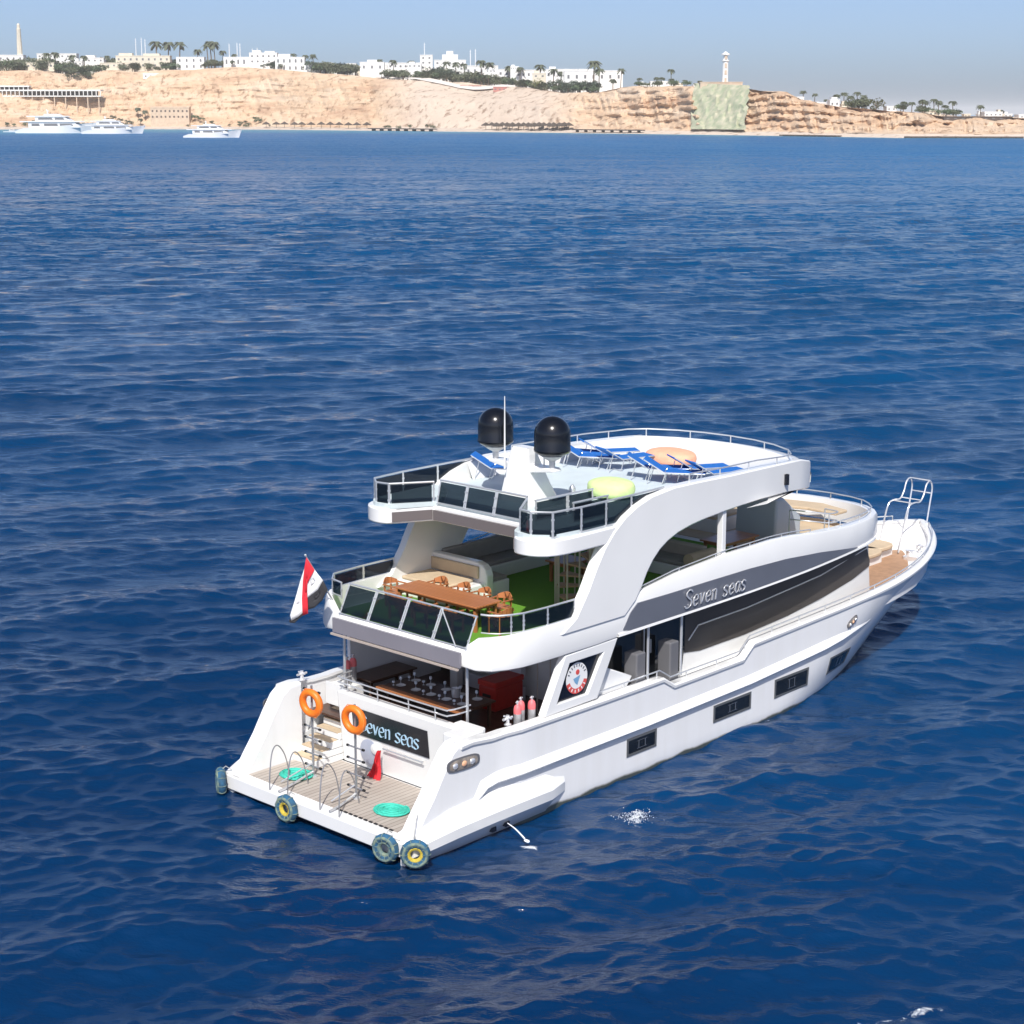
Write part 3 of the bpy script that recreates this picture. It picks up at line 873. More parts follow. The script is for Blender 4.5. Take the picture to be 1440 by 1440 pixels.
def tree_proto(h, w, leaf, seed, trunk=0.25):
    rnd = random.Random(seed)
    e = bpy.data.objects.new('bushy_tree', None); COL.objects.link(e); e.location = (0, 0, 0)
    m = MB(); m.tube([(0, 0, -1), (0.1, 0, h * 0.5)], [0.4, 0.25], 6)
    for k in range(4):
        a = rnd.uniform(0, 2 * PI); m.tube([(0.05, 0, h * 0.3), (w * 0.3 * math.cos(a), w * 0.3 * math.sin(a), h * 0.7)], [0.2, 0.08], 5)
    m.build('trunk', BARK, e)
    m = MB()
    lobes = [(rnd.uniform(-0.55, 0.55) * w, rnd.uniform(-0.55, 0.55) * w, h * rnd.uniform(trunk + 0.15, 0.85), rnd.uniform(0.28, 0.5) * w) for _ in range(9)]
    for k in range(340):
        lx, ly, lz, lr = rnd.choice(lobes)
        th = rnd.uniform(0, 2 * PI); ph = math.asin(rnd.uniform(-0.8, 1)); rr = lr * rnd.uniform(0.65, 1.08)
        c = Vector((lx + rr * math.cos(ph) * math.cos(th), ly + rr * math.cos(ph) * math.sin(th), max(lz + rr * 0.75 * math.sin(ph), 0.2)))
        s = rnd.uniform(0.28, 0.62) * (w / 4.0) ** 0.5
        u = Vector((rnd.gauss(0, 1), rnd.gauss(0, 1), rnd.gauss(0, 1))).normalized(); v = u.orthogonal().normalized()
        m.add([c - u * s, c + v * s * 0.7, c + u * s, c - v * s * 0.7], [(0, 1, 2, 3)])
    m.build('crown', leaf, e, 0, recalc=False)
    return e
palms = [palm_proto(11, 4.2, 1), palm_proto(14, 4.6, 2), palm_proto(8, 4.0, 3)]
trees = [tree_proto(7, 5.5, LEAFS[0], 1), tree_proto(6, 6.5, LEAFS[1], 2), tree_proto(8, 6, LEAFS[2], 3, 0.1), tree_proto(5, 6.5, LEAFS[0], 4, 0.0), tree_proto(8, 6.5, LEAFS[3], 5, 0.0)]
used = set()
def put(proto, u, back, sc, label, cat, group, beach=None, sink=0.0, w=1.0):
    o = proto if proto.name not in used else copy_tree(proto)
    used.add(proto.name) if o is proto else None
    p = shore_at(u, back) if beach is None else beach_at(u, beach)
    o.location = p - Vector((0, 0, sink)); o.rotation_euler = (0, 0, random.uniform(0, 6.28)); o.scale = (sc * w, sc * w, sc)
    tag(o, label, cat, group)
rnd = random.Random(5)
SC = 1.0
# palms standing out against the sky: (column, row of crown top)
PS = [(225, 56), (240, 57), (256, 57), (281, 68), (296, 60), (301, 56), (306, 57), (316, 70), (332, 75), (415, 74), (432, 76), (443, 75), (536, 82), (555, 83), (580, 84),
      (629, 85), (641, 86), (654, 88), (678, 83), (690, 86), (715, 91), (731, 93), (760, 89), (778, 95), (788, 99), (834, 83), (841, 95), (872, 95), (899, 109), (923, 108), (929, 108),
      (943, 96), (943, 110), (962, 112), (983, 113), (1128, 127), (1144, 131), (1160, 140), (1174, 132), (1185, 129), (1195, 134), (1204, 128), (1213, 133), (1269, 142), (1281, 143), (1296, 139),
      (1300, 141), (1312, 138), (1318, 141), (1339, 141), (1327, 147), (1377, 147), (1406, 154), (106, 76), (124, 77), (84, 72), (70, 73), (155, 77)]
for (u, v) in PS:
    be = BE(u); back = rnd.uniform(26, 55); d = shore_dist(be) + cliff_back(be) + back
    need = HT(v, d) - shore_at(u, back).z
    pr = palms[1] if need > 12 else palms[0] if need > 8 else palms[2]
    base = {palms[0].name: 12.0, palms[1].name: 15.3, palms[2].name: 9.0}[pr.name] if False else (12.0 if pr is palms[0] else 15.3 if pr is palms[1] else 9.0)
    k = max(need / base, 0.55)
    zone = 'left clifftop' if u < 350 else 'middle clifftop' if u < 700 else 'clifftop right of the grove' if u < 1000 else 'right headland'
    put(pr, u, back, k, 'tall date palm standing against the sky on the ' + zone, 'palm tree', 'palms on the ' + zone, w=min(1.25, max(0.9, 1 / k)))
# bushy belts: (u0, u1, count, back0, back1, scale, proto choices, name of place)
BELTS = [(0, 130, 12, 150, 160, 2.3, (0, 1, 3), 'the far side of the left clifftop roofs'), (130, 250, 7, 150, 160, 2.2, (0, 1), 'the far side of the cream hotel wing'), (430, 600, 14, 150, 160, 1.9, (0, 3, 1), 'the far side of the middle villas'), (640, 800, 10, 150, 160, 1.7, (0, 1), 'the far side of the grove villas'),
         (-10, 60, 15, 24, 70, 1.8, (0, 1, 3), 'the left end of the clifftop'), (60, 130, 16, 18, 60, 1.7, (0, 1, 3), 'the clifftop behind the pavilion'),
         (98, 130, 9, -40, 4, 1.3, (1, 2, 0), 'the gully in the left cliff'), (130, 250, 14, 20, 60, 1.25, (0, 1, 3), 'the cream hotel wing'), (236, 252, 4, 14, 30, 1.4, (1, 2), 'the white bay villa'),
         (286, 318, 8, 16, 40, 1.1, (0, 1), 'the foot of the palm cluster'), (372, 400, 5, 8, 16, 1.0, (2, 0), 'the terrace of the tallest hall'), (432, 505, 20, 10, 50, 1.5, (0, 1, 2, 3), 'the low villas above the bare cliff'),
         (540, 600, 14, 14, 60, 1.45, (0, 3, 1), 'the palm row above the sandy slope'), (600, 735, 34, 8, 70, 1.5, (0, 1, 2, 3), 'the thick grove above the sandy slope'), (735, 790, 9, 10, 40, 1.1, (1, 3), 'the low white wings'),
         (780, 842, 15, 4, 40, 1.25, (1, 2), 'the front of the longest white block'), (896, 965, 7, 10, 26, 0.7, (1, 3), 'the low building left of the lighthouse'), (1186, 1222, 7, 8, 20, 0.9, (3, 0), 'the little white houses'),
         (1262, 1345, 10, 8, 26, 0.75, (1, 0), 'the far right palms')]
for (a, b, n, b0, b1, sc, ch, where) in BELTS:
    for i in range(int(n * 1.5)):
        u = rnd.uniform(a, b)
        put(trees[rnd.choice(ch)], u, rnd.uniform(b0 * 0.5, b1 * 0.6), sc * rnd.uniform(0.7, 1.35), 'dusty green bushy tree in the planting by ' + where, 'tree', 'bushy trees by ' + where)
put(trees[4], 757, 8, 1.35, 'yellowish green round tree in front of the low white wings', 'tree', None, w=0.8)
put(trees[1], 662, 6, 1.5, 'bright green round tree at the lower edge of the thick grove', 'tree', None)
put(trees[4], 1231, 8, 1.1, 'large round olive coloured tree on the right headland', 'tree', None, w=1.15)
put(trees[4], 1200, 8, 0.6, 'low olive hedge-like tree left of the large round one on the right headland', 'tree', None, w=1.9)
for (u, dd, s) in ((63, 62, 0.6), (75, 62, 0.6), (195, 70, 1.0), (205, 66, 1.0), (198, 52, 0.8)):
    put(palms[2], u, 0, s * 1.3, 'short palm on the left beach beside the stepped beach house', 'palm tree', 'short palms on the left beach', beach=dd)
for (u, dd, s) in ((275, 66, 0.9), (283, 64, 0.7), (364, 62, 0.8), (360, 66, 0.7), (10, 50, 0.6), (20, 48, 0.6), (35, 50, 0.6), (150, 60, 0.7), (170, 60, 0.7), (180, 56, 0.7), (160, 64, 0.8), (338, 58, 0.6), (345, 60, 0.6)):
    put(trees[2 if u > 100 and u < 200 else 1], u, 0, s, 'small scrubby tree at the back of the left beach', 'tree', 'scrubby trees on the left beach', beach=dd)

for (a, b, n, where) in ((0, 135, 12, 'the left clifftop terraces'), (250, 330, 5, 'the white bay villa'), (430, 520, 10, 'the bare middle cliff edge'), (520, 740, 26, 'the thick grove and the sandy slope'), (740, 870, 8, 'the longest white block')):
    for i in range(n):
        put(palms[rnd.choice((0, 2))], rnd.uniform(a, b), rnd.uniform(8, 50), rnd.uniform(0.6, 1.05), 'date palm growing among the bushes by ' + where, 'palm tree', 'palms among the bushes by ' + where, w=1.15)
for (a, b, n, where) in ((10, 60, 6, 'the pavilion piers'), (90, 190, 10, 'the moored yachts on the left'), (250, 380, 10, 'the third moored yacht'), (530, 680, 6, 'the foot of the sandy slope')):
    for i in range(n):
        put(trees[rnd.choice((0, 3))], rnd.uniform(a, b), 0, rnd.uniform(0.35, 0.7), 'low dusty shrub at the top of the beach behind ' + where, 'shrub', 'beach shrubs behind ' + where, beach=rnd.uniform(36, 60))
# ---- thatched sun shades on the beaches
def shade_proto():
    e = bpy.data.objects.new('thatched_parasol', None); COL.objects.link(e)
    m = MB(); m.tube([(0, 0, -0.5), (0, 0, 3.2)], 0.16, 6); m.build('pole', BARK, e)
    m = MB(); m.lathe([(2.9, 2.3), (2.95, 2.6), (1.6, 3.4), (0.15, 4.3)], (0, 0, 0), 12); m.build('canopy', THATCH, e, 20)
    return e
shade = shade_proto()
first = True
for (u0, u1, n, dd, gl) in ((374, 516, 12, 30, 'the middle beach behind the third motor yacht'), (684, 720, 6, 36, 'the right part of the beach below the road'), (730, 800, 11, 34, 'the beach at the foot of the rocky cliff'), (700, 790, 7, 22, 'the waterside of the right beach')):
    for i in range(n):
        o = shade if first else copy_tree(shade); first = False
        o.location = beach_at(u0 + (u1 - u0) * (i + rnd.uniform(-0.15, 0.15)) / max(n - 1, 1), dd + rnd.uniform(-4, 4))
        o.scale = (1.7, 1.7, 1.7)
        tag(o, 'dark thatched parasol in the row on ' + gl, 'parasol', 'thatched parasols on ' + gl)

# ---- jetties, roads, net
def jetty(u0, u1, dd, h, label, m, wdt=3):
    p0 = beach_at(u0, dd); p1 = beach_at(u1, dd); p0.z = p1.z = 0
    ax = (p1 - p0); L_ = ax.length; ax.normalize(); ay = Vector((-ax.y, ax.x, 0))
    e = empty('jetty', p0, label, 'jetty')
    b = MB(); b.obox((p0 + p1) / 2 + Vector((0, 0, h)), ax * L_ / 2, ay * wdt, (0, 0, 0.5)); b.build('deck', m, e, 0)
    for k in range(8):
        q = p0 + ax * L_ * (k + 0.5) / 8
        b = MB(); b.obox(q + Vector((0, 0, (h - 0.5 - 2) / 2)), ax * 0.6, ay * wdt * 0.8, (0, 0, (h - 0.5 + 2) / 2)); b.build('pile', m, e, 0)
DARKR = mat('dark_wet_rock', (0.12, 0.09, 0.07), 0.8, noise=0.3, nscale=0.5)
jetty(520, 612, -8, 2.4, 'long dark jetty at the left end of the sandy slope', DARKR)
jetty(1100, 1180, -4, 0.7, 'thin dark rock ledge at the water under the right cliff', DARKR, 3)
jetty(1272, 1440, -4, 0.8, 'longest dark rock ledge along the water at the far right', DARKR, 3)
jetty(806, 905, 6, 3.2, 'dark wooden bathing deck on the right beach', DARKR, 2)

def ribbon(pts, w, m, name, label):
    """track laid on the slope: pts = (column, metres behind shoreline)"""
    rows = []
    for (u, dd) in pts:
        be = BE(u)
        z0 = ground(be, dd) + 1.6; z1 = ground(be, dd + w) + 1.6
        rows.append([W(be, shore_dist(be) + dd - 2, z0 - 1.0), W(be, shore_dist(be) + dd, z0 + 0.6), W(be, shore_dist(be) + dd + w, z1 + 0.6)])
    b = MB().grid(rows); o = b.build(name, m, None, 0); tag(o, label, None, None, 'structure')
ROADM = mat('pale_graded_road', (0.68, 0.62, 0.56), 0.9, noise=0.08, nscale=0.2)
ribbon([(515 + 10 * i, 190 - 1.6 * i) for i in range(13)] + [(645 + 10 * i, 168 + 1.0 * i) for i in range(9)], 10, ROADM, 'road', 'pale graded road crossing the sandy slope')

def net():
    rows = []
    for i in range(24):
        u = 974 + (1050 - 974) * i / 23
        be = BE(u); cb = cliff_back(be); bd = beach_d(be)
        row = []
        for j in range(20):
            t = 0.03 + 0.97 * j / 19
            e_ = (vnoise(np.array([j * 0.9]), np.array([3.3 if i < 12 else 8.8]), 2)[0] - 0.5)
            be = BE(u + (6 * e_ if i < 4 or i > 19 else 0) - (3.0 * (1 - j / 19) if i < 12 else -6.0 * (j / 19 - 0.5)))
            dd = bd + (cb - bd) * t
            z = ground(be, dd)
            jig = (vnoise(np.array([i * 0.8]), np.array([j * 0.6]), 4)[0] - 0.5) * 7
            row.append(W(be, shore_dist(be) + dd - 8 + jig, z + 1.5 + (1.5 if j == 19 else 0)))
        rows.append(row)
    m = mat('green_debris_net', (0.47, 0.44, 0.32), 0.9, noise=0.45, nscale=0.22, col2=(0.29, 0.33, 0.21))
    o = MB().grid(rows).build('debris_net', m)
    tag(o, 'faded green netting hung over the cliff face below the lighthouse terrace', 'net')
net()
REDW = mat('dusty_red_wall', (0.45, 0.20, 0.17), 0.9)
for (u0, u1, vt, vb, lb) in ((648, 676, 120, 128, 'dusty red canopy row at the head of the road, left one'), (694, 712, 122, 128, 'dusty red canopy row at the head of the road, right one')):
    villa(u0, u1, vt, vb, -24, lb, REDW, wins=3, name='canopy', cat='canopy', group=None, depth=6)

# ============================================================ FAR MOTOR YACHTS
def far_yacht(u, vwl, length, heading, label, flip=1, tiers=3):
    """white motor cruiser; heading angle against the across-view axis"""
    be = BE(u)
    d = CAM.z / math.tan(PITCH + math.atan((vwl - 720) / FPX))
    c = W(be, d, 0)
    ax = (RGT * math.cos(heading) + FWD * math.sin(heading)) * flip
    ay = Vector((-ax.y, ax.x, 0))
    Lh = length; B = Lh * 0.105
    def P(x, y, z): return c + ax * (x * Lh) + ay * (y * B) + Vector((0, 0, z * Lh * 1.3))
    e = empty('motor_yacht', c, label, 'yacht', 'white motor yachts moored off the far beach')
    rows = []
    for i in range(21):
        t = i / 20
        x = -0.5 + t * (1.0)
        wd = 1.0 if t < 0.5 else max(0.02, 1 - ((t - 0.5) / 0.5) ** 2.2)
        wl_ = 0.95 if t < 0.45 else max(0.01, 1 - ((t - 0.45) / 0.45) ** 1.8) if t < 0.9 else 0.01
        sh = 0.045 + (0.055 * max(0, (t - 0.15) / 0.85) ** 1.3)
        if t < 0.1: sh = 0.02 + 0.025 * t / 0.1
        rows.append([P(x - 0.06 * t ** 3, -wl_, -0.01), P(x - 0.03 * t ** 3, -(wl_ + wd) / 2, sh * 0.5), P(x, -wd, sh), P(x, wd, sh), P(x - 0.03 * t ** 3, (wl_ + wd) / 2, sh * 0.5), P(x - 0.06 * t ** 3, wl_, -0.01)])
    m = MB().grid(rows, closed=True); m.add(rows[0], [tuple(range(6))]); hull = m.build('hull', WHITE2, e, 30)
    def slab(name, x0, x1, w, z0, z1, mm, rk=0.06, ra=0.0, parent=e):
        b = MB()
        vs = []
        for (x, z) in ((x0 - ra, z0), (x1, z0), (x1 - rk, z1), (x0, z1)):
            vs.append(P(x, -w, z)); vs.append(P(x, w, z))
        b.add(vs, [(0, 2, 4, 6), (1, 7, 5, 3), (0, 1, 3, 2), (2, 3, 5, 4), (4, 5, 7, 6), (6, 7, 1, 0)])
        return b.build(name, mm, parent, 0)
    s1 = slab('main_cabin', -0.34, 0.28, 0.86, 0.05, 0.098, WHITE2)
    for k, (a, b_) in enumerate(((-0.30, -0.20), (-0.15, 0.02), (0.04, 0.20))):
        slab('window', a, b_, 0.875, 0.064, 0.085, BWIN, 0.01, 0.0, s1)
    slab('deck_overhang', -0.44, 0.30, 0.98, 0.098, 0.108, WHITE2, 0.03)
    s2 = slab('upper_cabin', -0.26, 0.17, 0.74, 0.108, 0.146, WHITE2, 0.08)
    for k, (a, b_) in enumerate(((-0.22, -0.04), (-0.02, 0.10))):
        slab('window', a, b_, 0.755, 0.12, 0.138, BWIN, 0.02, 0.0, s2)
    slab('sun_deck_roof', -0.36, 0.13, 0.82, 0.146, 0.155, WHITE2, 0.04)
    if tiers > 2:
        slab('flybridge', -0.16, 0.05, 0.5, 0.155, 0.172, WHITE2, 0.05)
    m = MB(); m.tube([P(-0.12, 0, 0.15), P(-0.14, 0, 0.215)], [Lh * 0.010, Lh * 0.004], 6); m.blob(P(-0.125, 0, 0.195), Lh * 0.012, Lh * 0.012, Lh * 0.012, 8, 6); m.build('radar_mast', WHITE2, e)
    m = MB()
    for k in range(6):
        x = 0.18 + k * 0.06
        m.tube([P(x, -0.75 + k * 0.1, 0.08), P(x, -0.75 + k * 0.1, 0.105 + k * 0.002)], 0.12, 4)
    m.build('bow_rail', STEEL, e)
    return e
far_yacht(83, 187.2, 80, R(-4), 'large white motor yacht with a tall mast, leftmost of the moored yachts')
far_yacht(160, 188.0, 58, R(8), 'white motor yacht partly behind the leftmost one, with a dark bow opening', tiers=3)
far_yacht(300, 193.5, 46, R(-10), 'smaller white motor yacht moored apart from the pair, with an open dark aft deck')
def tender():
    be = BE(16); d = CAM.z / math.tan(PITCH + math.atan((186 - 720) / FPX)); c = W(be, d, 0)
    e = empty('speedboat', c, 'tiny white speedboat at the left edge behind the leftmost yacht', 'boat')
    rows = []
    for i in range(9):
        t = i / 8; x = -8 + 16 * t; w = 2.2 * (1 - max(0, (t - 0.5) / 0.5) ** 2); z = 1.0 + t * 0.9
        rows.append([c + RGT * (x - t) + FWD * -w * 0.8 + Vector((0, 0, -0.3)), c + RGT * x + FWD * -w + Vector((0, 0, z)), c + RGT * x + FWD * w + Vector((0, 0, z)), c + RGT * (x - t) + FWD * w * 0.8 + Vector((0, 0, -0.3))])
    MB().grid(rows, closed=True).add(rows[0], [(0, 1, 2, 3)]).build('hull', WHITE2, e)
    b = MB(); lbox(b, c, -2, 3, -1.3, 1.3, 1.2, 3.0); b.build('cabin', WHITE2, e, 0)
    b = MB(); lbox(b, c, -1.5, 2.6, -1.36, 1.36, 1.9, 2.7); b.build('window', BWIN, e, 0)
tender()

# ============================================================ THE YACHT
Y = empty('yacht', (10, 0, 0), 'big white three deck motor yacht lying in the foreground, seen from its starboard quarter', 'yacht')
CNT = [0]
def part(mb, name, m, parent=Y, smooth=35, bevel=0.0):
    return mb.build(name, m, parent, smooth, bevel)

def hull_y(x, z):
    s = min(1, max(0, z / 3.0)) ** 1.1
    L_ = 25.0 + 3.9 * min(1.05, max(-0.3, z / 3.15))
    E_ = 10.5 + (9.0 - 10.5) * s
    p = 1.75 + (2.2 - 1.75) * s
    q = 0.92 + (0.85 - 0.92) * s
    B = 3.62 - (0.07 if x < 3 else 0.0) + 0.03 * s
    u = min(1, max(0, (L_ - x) / E_))
    y = B * max(0, 1 - (1 - u) ** p) ** q
    if z < 0: y *= 1 - 0.10 * min(1, -z)
    return y
SHEER = [(-0.95, 0.56), (-0.6, 0.66), (-0.35, 1.0), (0.0, 1.45), (0.35, 2.0), (0.65, 2.42), (0.9, 2.6), (1.3, 2.62), (2.0, 2.54), (6.5, 2.50), (8.9, 2.50), (9.4, 2.20), (12.7, 2.22), (13.2, 2.60), (18, 2.74), (22, 2.92), (25, 3.06), (29, 3.2)]
def sheer(x): return lerp(SHEER, x)
def stem_z(x):   # lowest z where the hull exists at this x
    return -0.7 if x < 24.2 else (x - 25.0) / 3.9 * 3.15
XS = [-0.95, -0.8, -0.6, -0.45, -0.35, -0.2, 0, 0.2, 0.35, 0.5, 0.65, 0.78, 0.9, 1.1, 1.3, 1.6, 2.0] + [2.5 + 0.5 * i for i in range(13)] + [8.9, 9.15, 9.4] + [10 + 0.5 * i for i in range(5)] + [12.7, 12.95, 13.2] + [13.7 + 0.5 * i for i in range(26)] + [26.6, 27.0, 27.3, 27.6, 27.9, 28.15, 28.4, 28.6, 28.75, 28.86, 28.93]
NZ = 14
def hull_side(sg):
    rows = []
    for x in XS:
        zt = sheer(x); zb = max(-0.7, stem_z(x)) if x > 24 else -0.7
        zb = min(zb, zt - 0.02)
        rows.append([(x, sg * hull_y(x, zb + (zt - zb) * k / NZ), zb + (zt - zb) * k / NZ) for k in range(NZ + 1)])
    return rows
hm = MB()
sr = hull_side(-1); pr_ = hull_side(1)
hm.grid(sr); hm.grid(pr_)
# bulwark: top edge and inner face
def deck_z(x): return 0.56 if x < 1.85 else (1.72 if x < 8 else lerp([(8, 1.72), (13, 1.95), (22, 2.2), (29, 2.3)], x))
def inner_off(x): return 0.55 if x < 1.6 else (0.2 if x < 24 else 0.25)
for sg in (-1, 1):
    rows = []
    for x in XS:
        zt = sheer(x); yo = hull_y(x, zt); w = min(inner_off(x), yo * 0.9)
        zi = min(deck_z(x) - 0.02, zt - 0.02)
        rows.append([(x, sg * yo, zt), (x, sg * (yo - w), zt), (x, sg * (yo - w), zi)])
    hm.grid(rows)
HULL = mat('hull_gelcoat', (0.80, 0.80, 0.80), 0.20, coat=0.4, noise=0.0)
def hull_nodes():
    m = HULL; nt = m.node_tree; N = nt.nodes; L = nt.links; b = N['Principled BSDF']
    g = N.new('ShaderNodeNewGeometry'); s = N.new('ShaderNodeSeparateXYZ'); L.new(g.outputs['Position'], s.inputs[0])
    n = N.new('ShaderNodeTexNoise'); n.inputs['Scale'].default_value = 1.3; n.inputs['Detail'].default_value = 6
    mp = N.new('ShaderNodeMapping'); mp.inputs['Scale'].default_value = (0.8, 0.8, 0.35); L.new(g.outputs['Position'], mp.inputs[0]); L.new(mp.outputs[0], n.inputs['Vector'])
    # grey-brown weed and dirt line just over the water
    ad = N.new('ShaderNodeMath'); ad.operation = 'MULTIPLY_ADD'; ad.inputs[1].default_value = 0.22; L.new(n.outputs['Fac'], ad.inputs[0]); L.new(s.outputs['Z'], ad.inputs[2])
    r = N.new('ShaderNodeValToRGB'); e = r.color_ramp.elements
    e[0].position = 0.12; e[0].color = (0.10, 0.11, 0.09, 1); e[1].position = 0.19; e[1].color = (0.80, 0.80, 0.80, 1)
    k = e.new(0.15); k.color = (0.38, 0.37, 0.32, 1)
    L.new(ad.outputs[0], r.inputs[0])
    # rain streaks
    n2 = N.new('ShaderNodeTexNoise'); n2.inputs['Scale'].default_value = 1.0; n2.inputs['Detail'].default_value = 4
    mp2 = N.new('ShaderNodeMapping'); mp2.inputs['Scale'].default_value = (3.0, 3.0, 0.25); L.new(g.outputs['Position'], mp2.inputs[0]); L.new(mp2.outputs[0], n2.inputs['Vector'])
    r2 = N.new('ShaderNodeValToRGB'); r2.color_ramp.elements[0].position = 0.3; r2.color_ramp.elements[1].position = 0.6
    r2.color_ramp.elements[0].color = (0.965, 0.96, 0.95, 1); r2.color_ramp.elements[1].color = (1, 1, 1, 1)
    L.new(n2.outputs['Fac'], r2.inputs[0])
    mx = N.new('ShaderNodeMix'); mx.data_type = 'RGBA'; mx.blend_type = 'MULTIPLY'; mx.inputs['Factor'].default_value = 1
    L.new(r.outputs[0], mx.inputs['A']); L.new(r2.outputs[0], mx.inputs['B'])
    L.new(mx.outputs['Result'], b.inputs['Base Color'])
    bp = N.new('ShaderNodeBump'); bp.inputs['Strength'].default_value = 0.12; bp.inputs['Distance'].default_value = 0.06
    L.new(n.outputs['Fac'], bp.inputs['Height']); L.new(bp.outputs[0], b.inputs['Normal'])
hull_nodes()
hull = part(hm, 'hull', HULL, smooth=30)

# bulwark cap: rounded strip standing slightly proud of the hull
for sg in (-1, 1):
    m = MB(); rows = []
    for x in [t for t in XS if t >= 0.9]:
        zt = sheer(x); yo = hull_y(x, zt) + 0.045
        w = min(0.30 if x < 24 else 0.34, yo * 0.95)
        rows.append([(x, sg * yo, zt - 0.10), (x, sg * (yo + 0.015), zt - 0.02), (x, sg * (yo - 0.03), zt + 0.03), (x, sg * (yo - w), zt + 0.03), (x, sg * (yo - w), zt - 0.05), (x, sg * (yo - 0.06), zt - 0.10)])
    m.grid(rows, closed=True)
    m.add(rows[0], [tuple(range(6))])
    part(m, 'bulwark_cap', WHITE, smooth=40)

# rub rail: wedge moulding along the side with its down-turned after end
def rub(sg):
    path = [(1.30, 0.80), (1.38, 0.93), (1.72, 1.30), (2.1, 1.36)] + [(3 + i, lerp([(2, 1.36), (8, 1.36), (13, 1.44), (16.7, 1.62), (20.2, 1.9)], 3 + i)) for i in range(17)] + [(19.7, 1.83), (20.1, 1.9)]
    path.sort()
    rows = []
    n = len(path)
    for i, (x, z) in enumerate(path):
        e = 1.0
        if x > 17.5: e = max(0.03, (20.15 - x) / 2.65)
        if x < 1.4: e = 0.5
        if x < 1.35: e = 0.05
        dx, dz = (path[min(i + 1, n - 1)][0] - path[max(i - 1, 0)][0], path[min(i + 1, n - 1)][1] - path[max(i - 1, 0)][1])
        l = math.hypot(dx, dz); nx, nz = -dz / l, dx / l
        pts = []
        for (o, q) in ((-0.10, 0.0), (-0.075, 0.13), (-0.03, 0.16), (0.04, 0.13), (0.20, 0.0), (0.0, -0.05)):
            xx = x + nx * o * max(e, 0.3); zz = z + nz * o * max(e, 0.3)
            pts.append((xx, sg * (hull_y(xx, zz) - 0.01 + q * e), zz))
        rows.append(pts)
    m = MB(); m.grid(rows, closed=True)
    part(m, 'rub_rail', WHITE, smooth=40)
rub(-1); rub(1)

# sponson box low on each quarter
for sg in (-1, 1):
    m = MB()
    ys = lambda y: sg * y
    rows = []
    for (x, yo, zt, zb, ztop) in ((-0.95, 3.78, 0.42, 0.02, 0.50), (-0.5, 3.9, 0.55, 0.0, 0.72), (0.5, 3.92, 0.62, 0.0, 0.95), (2.0, 3.92, 0.64, 0.0, 1.02), (4.0, 3.90, 0.62, 0.0, 0.98), (4.75, 3.66, 0.60, 0.12, 0.80)):
        rows.append([(x, ys(3.3), ztop + 0.1), (x, ys(3.60), ztop + 0.06), (x, ys(yo), zt), (x, ys(yo - 0.01), zt - 0.26 * min(1, zt / 0.6)), (x, ys(yo - 0.27), zb - 0.02), (x, ys(3.3), zb - 0.3)])
    m.grid(rows, closed=True); m.add(rows[0], [tuple(range(6))]); m.add(rows[-1], [tuple(range(6))])
    part(m, 'sponson', WHITE, smooth=25)
    m = MB()
    for x0 in (1.75, 2.25):
        m.box(x0, x0 + 0.16, min(ys(3.60), ys(3.84)), max(ys(3.60), ys(3.84)), 0.10, 0.22)
    part(m, 'outlet', BLACK, smooth=0)

# hull windows: recessed frame with three small opening pulls
def hull_window(x0, x1, z0, z1, sg):
    fr = MB(); gl = MB(); rows = []
    def P(x, z, o): return (x, sg * (hull_y(x, z) + o), z)
    b = 0.07
    for (a, c, d, e) in ((x0, x1, z1 - b, z1), (x0, x1, z0, z0 + b), (x0, x0 + b, z0 + b, z1 - b), (x1 - b, x1, z0 + b, z1 - b)):
        fr.add([P(a, d, 0.004), P(c, d, 0.004), P(c, e, 0.004), P(a, e, 0.004), P(a, d, 0.022), P(c, d, 0.022), P(c, e, 0.022), P(a, e, 0.022)], [(4, 5, 6, 7), (0, 1, 5, 4), (1, 2, 6, 5), (2, 3, 7, 6), (3, 0, 4, 7)])
    f = part(fr, 'window', mat('window_frame_grey', (0.10, 0.105, 0.11), 0.4), smooth=0)
    gl.add([P(x0 + b, z0 + b, 0.012), P((x0 + x1) / 2, z0 + b, 0.012), P(x1 - b, z0 + b, 0.012), P(x1 - b, z1 - b, 0.012), P((x0 + x1) / 2, z1 - b, 0.012), P(x0 + b, z1 - b, 0.012)], [(0, 1, 4, 5), (1, 2, 3, 4)])
    part(gl, 'pane', GLASSH, f, smooth=0)
    xm = (x0 + x1) / 2; q = MB()
    ow = 0.22; oz0 = z0 + 0.15; oz1 = z1 - 0.15
    for (a, c, d, e) in ((xm - ow, xm + ow, oz1 - 0.012, oz1), (xm - ow, xm + ow, oz0, oz0 + 0.012)):
        q.add([P(a, d, 0.02), P(c, d, 0.02), P(c, e, 0.02), P(a, e, 0.02)], [(0, 1, 2, 3)])
    for (xx) in (xm - 0.14, xm + 0.14):
        q.add([P(xx - 0.015, oz0, 0.022), P(xx + 0.015, oz0, 0.022), P(xx + 0.015, oz1, 0.022), P(xx - 0.015, oz1, 0.022)], [(0, 1, 2, 3)])
    part(q, 'vent_frame', mat('grey_steel', (0.35, 0.36, 0.38), 0.35, metal=0.7), f, smooth=0)
for sg in (-1, 1):
    for (x0, x1) in ((7.35, 8.66), (11.32, 13.18), (14.4, 16.22), (17.5, 18.95)):
        hull_window(x0, x1, 0.56, 1.09 if x0 < 14 else 1.16, sg)
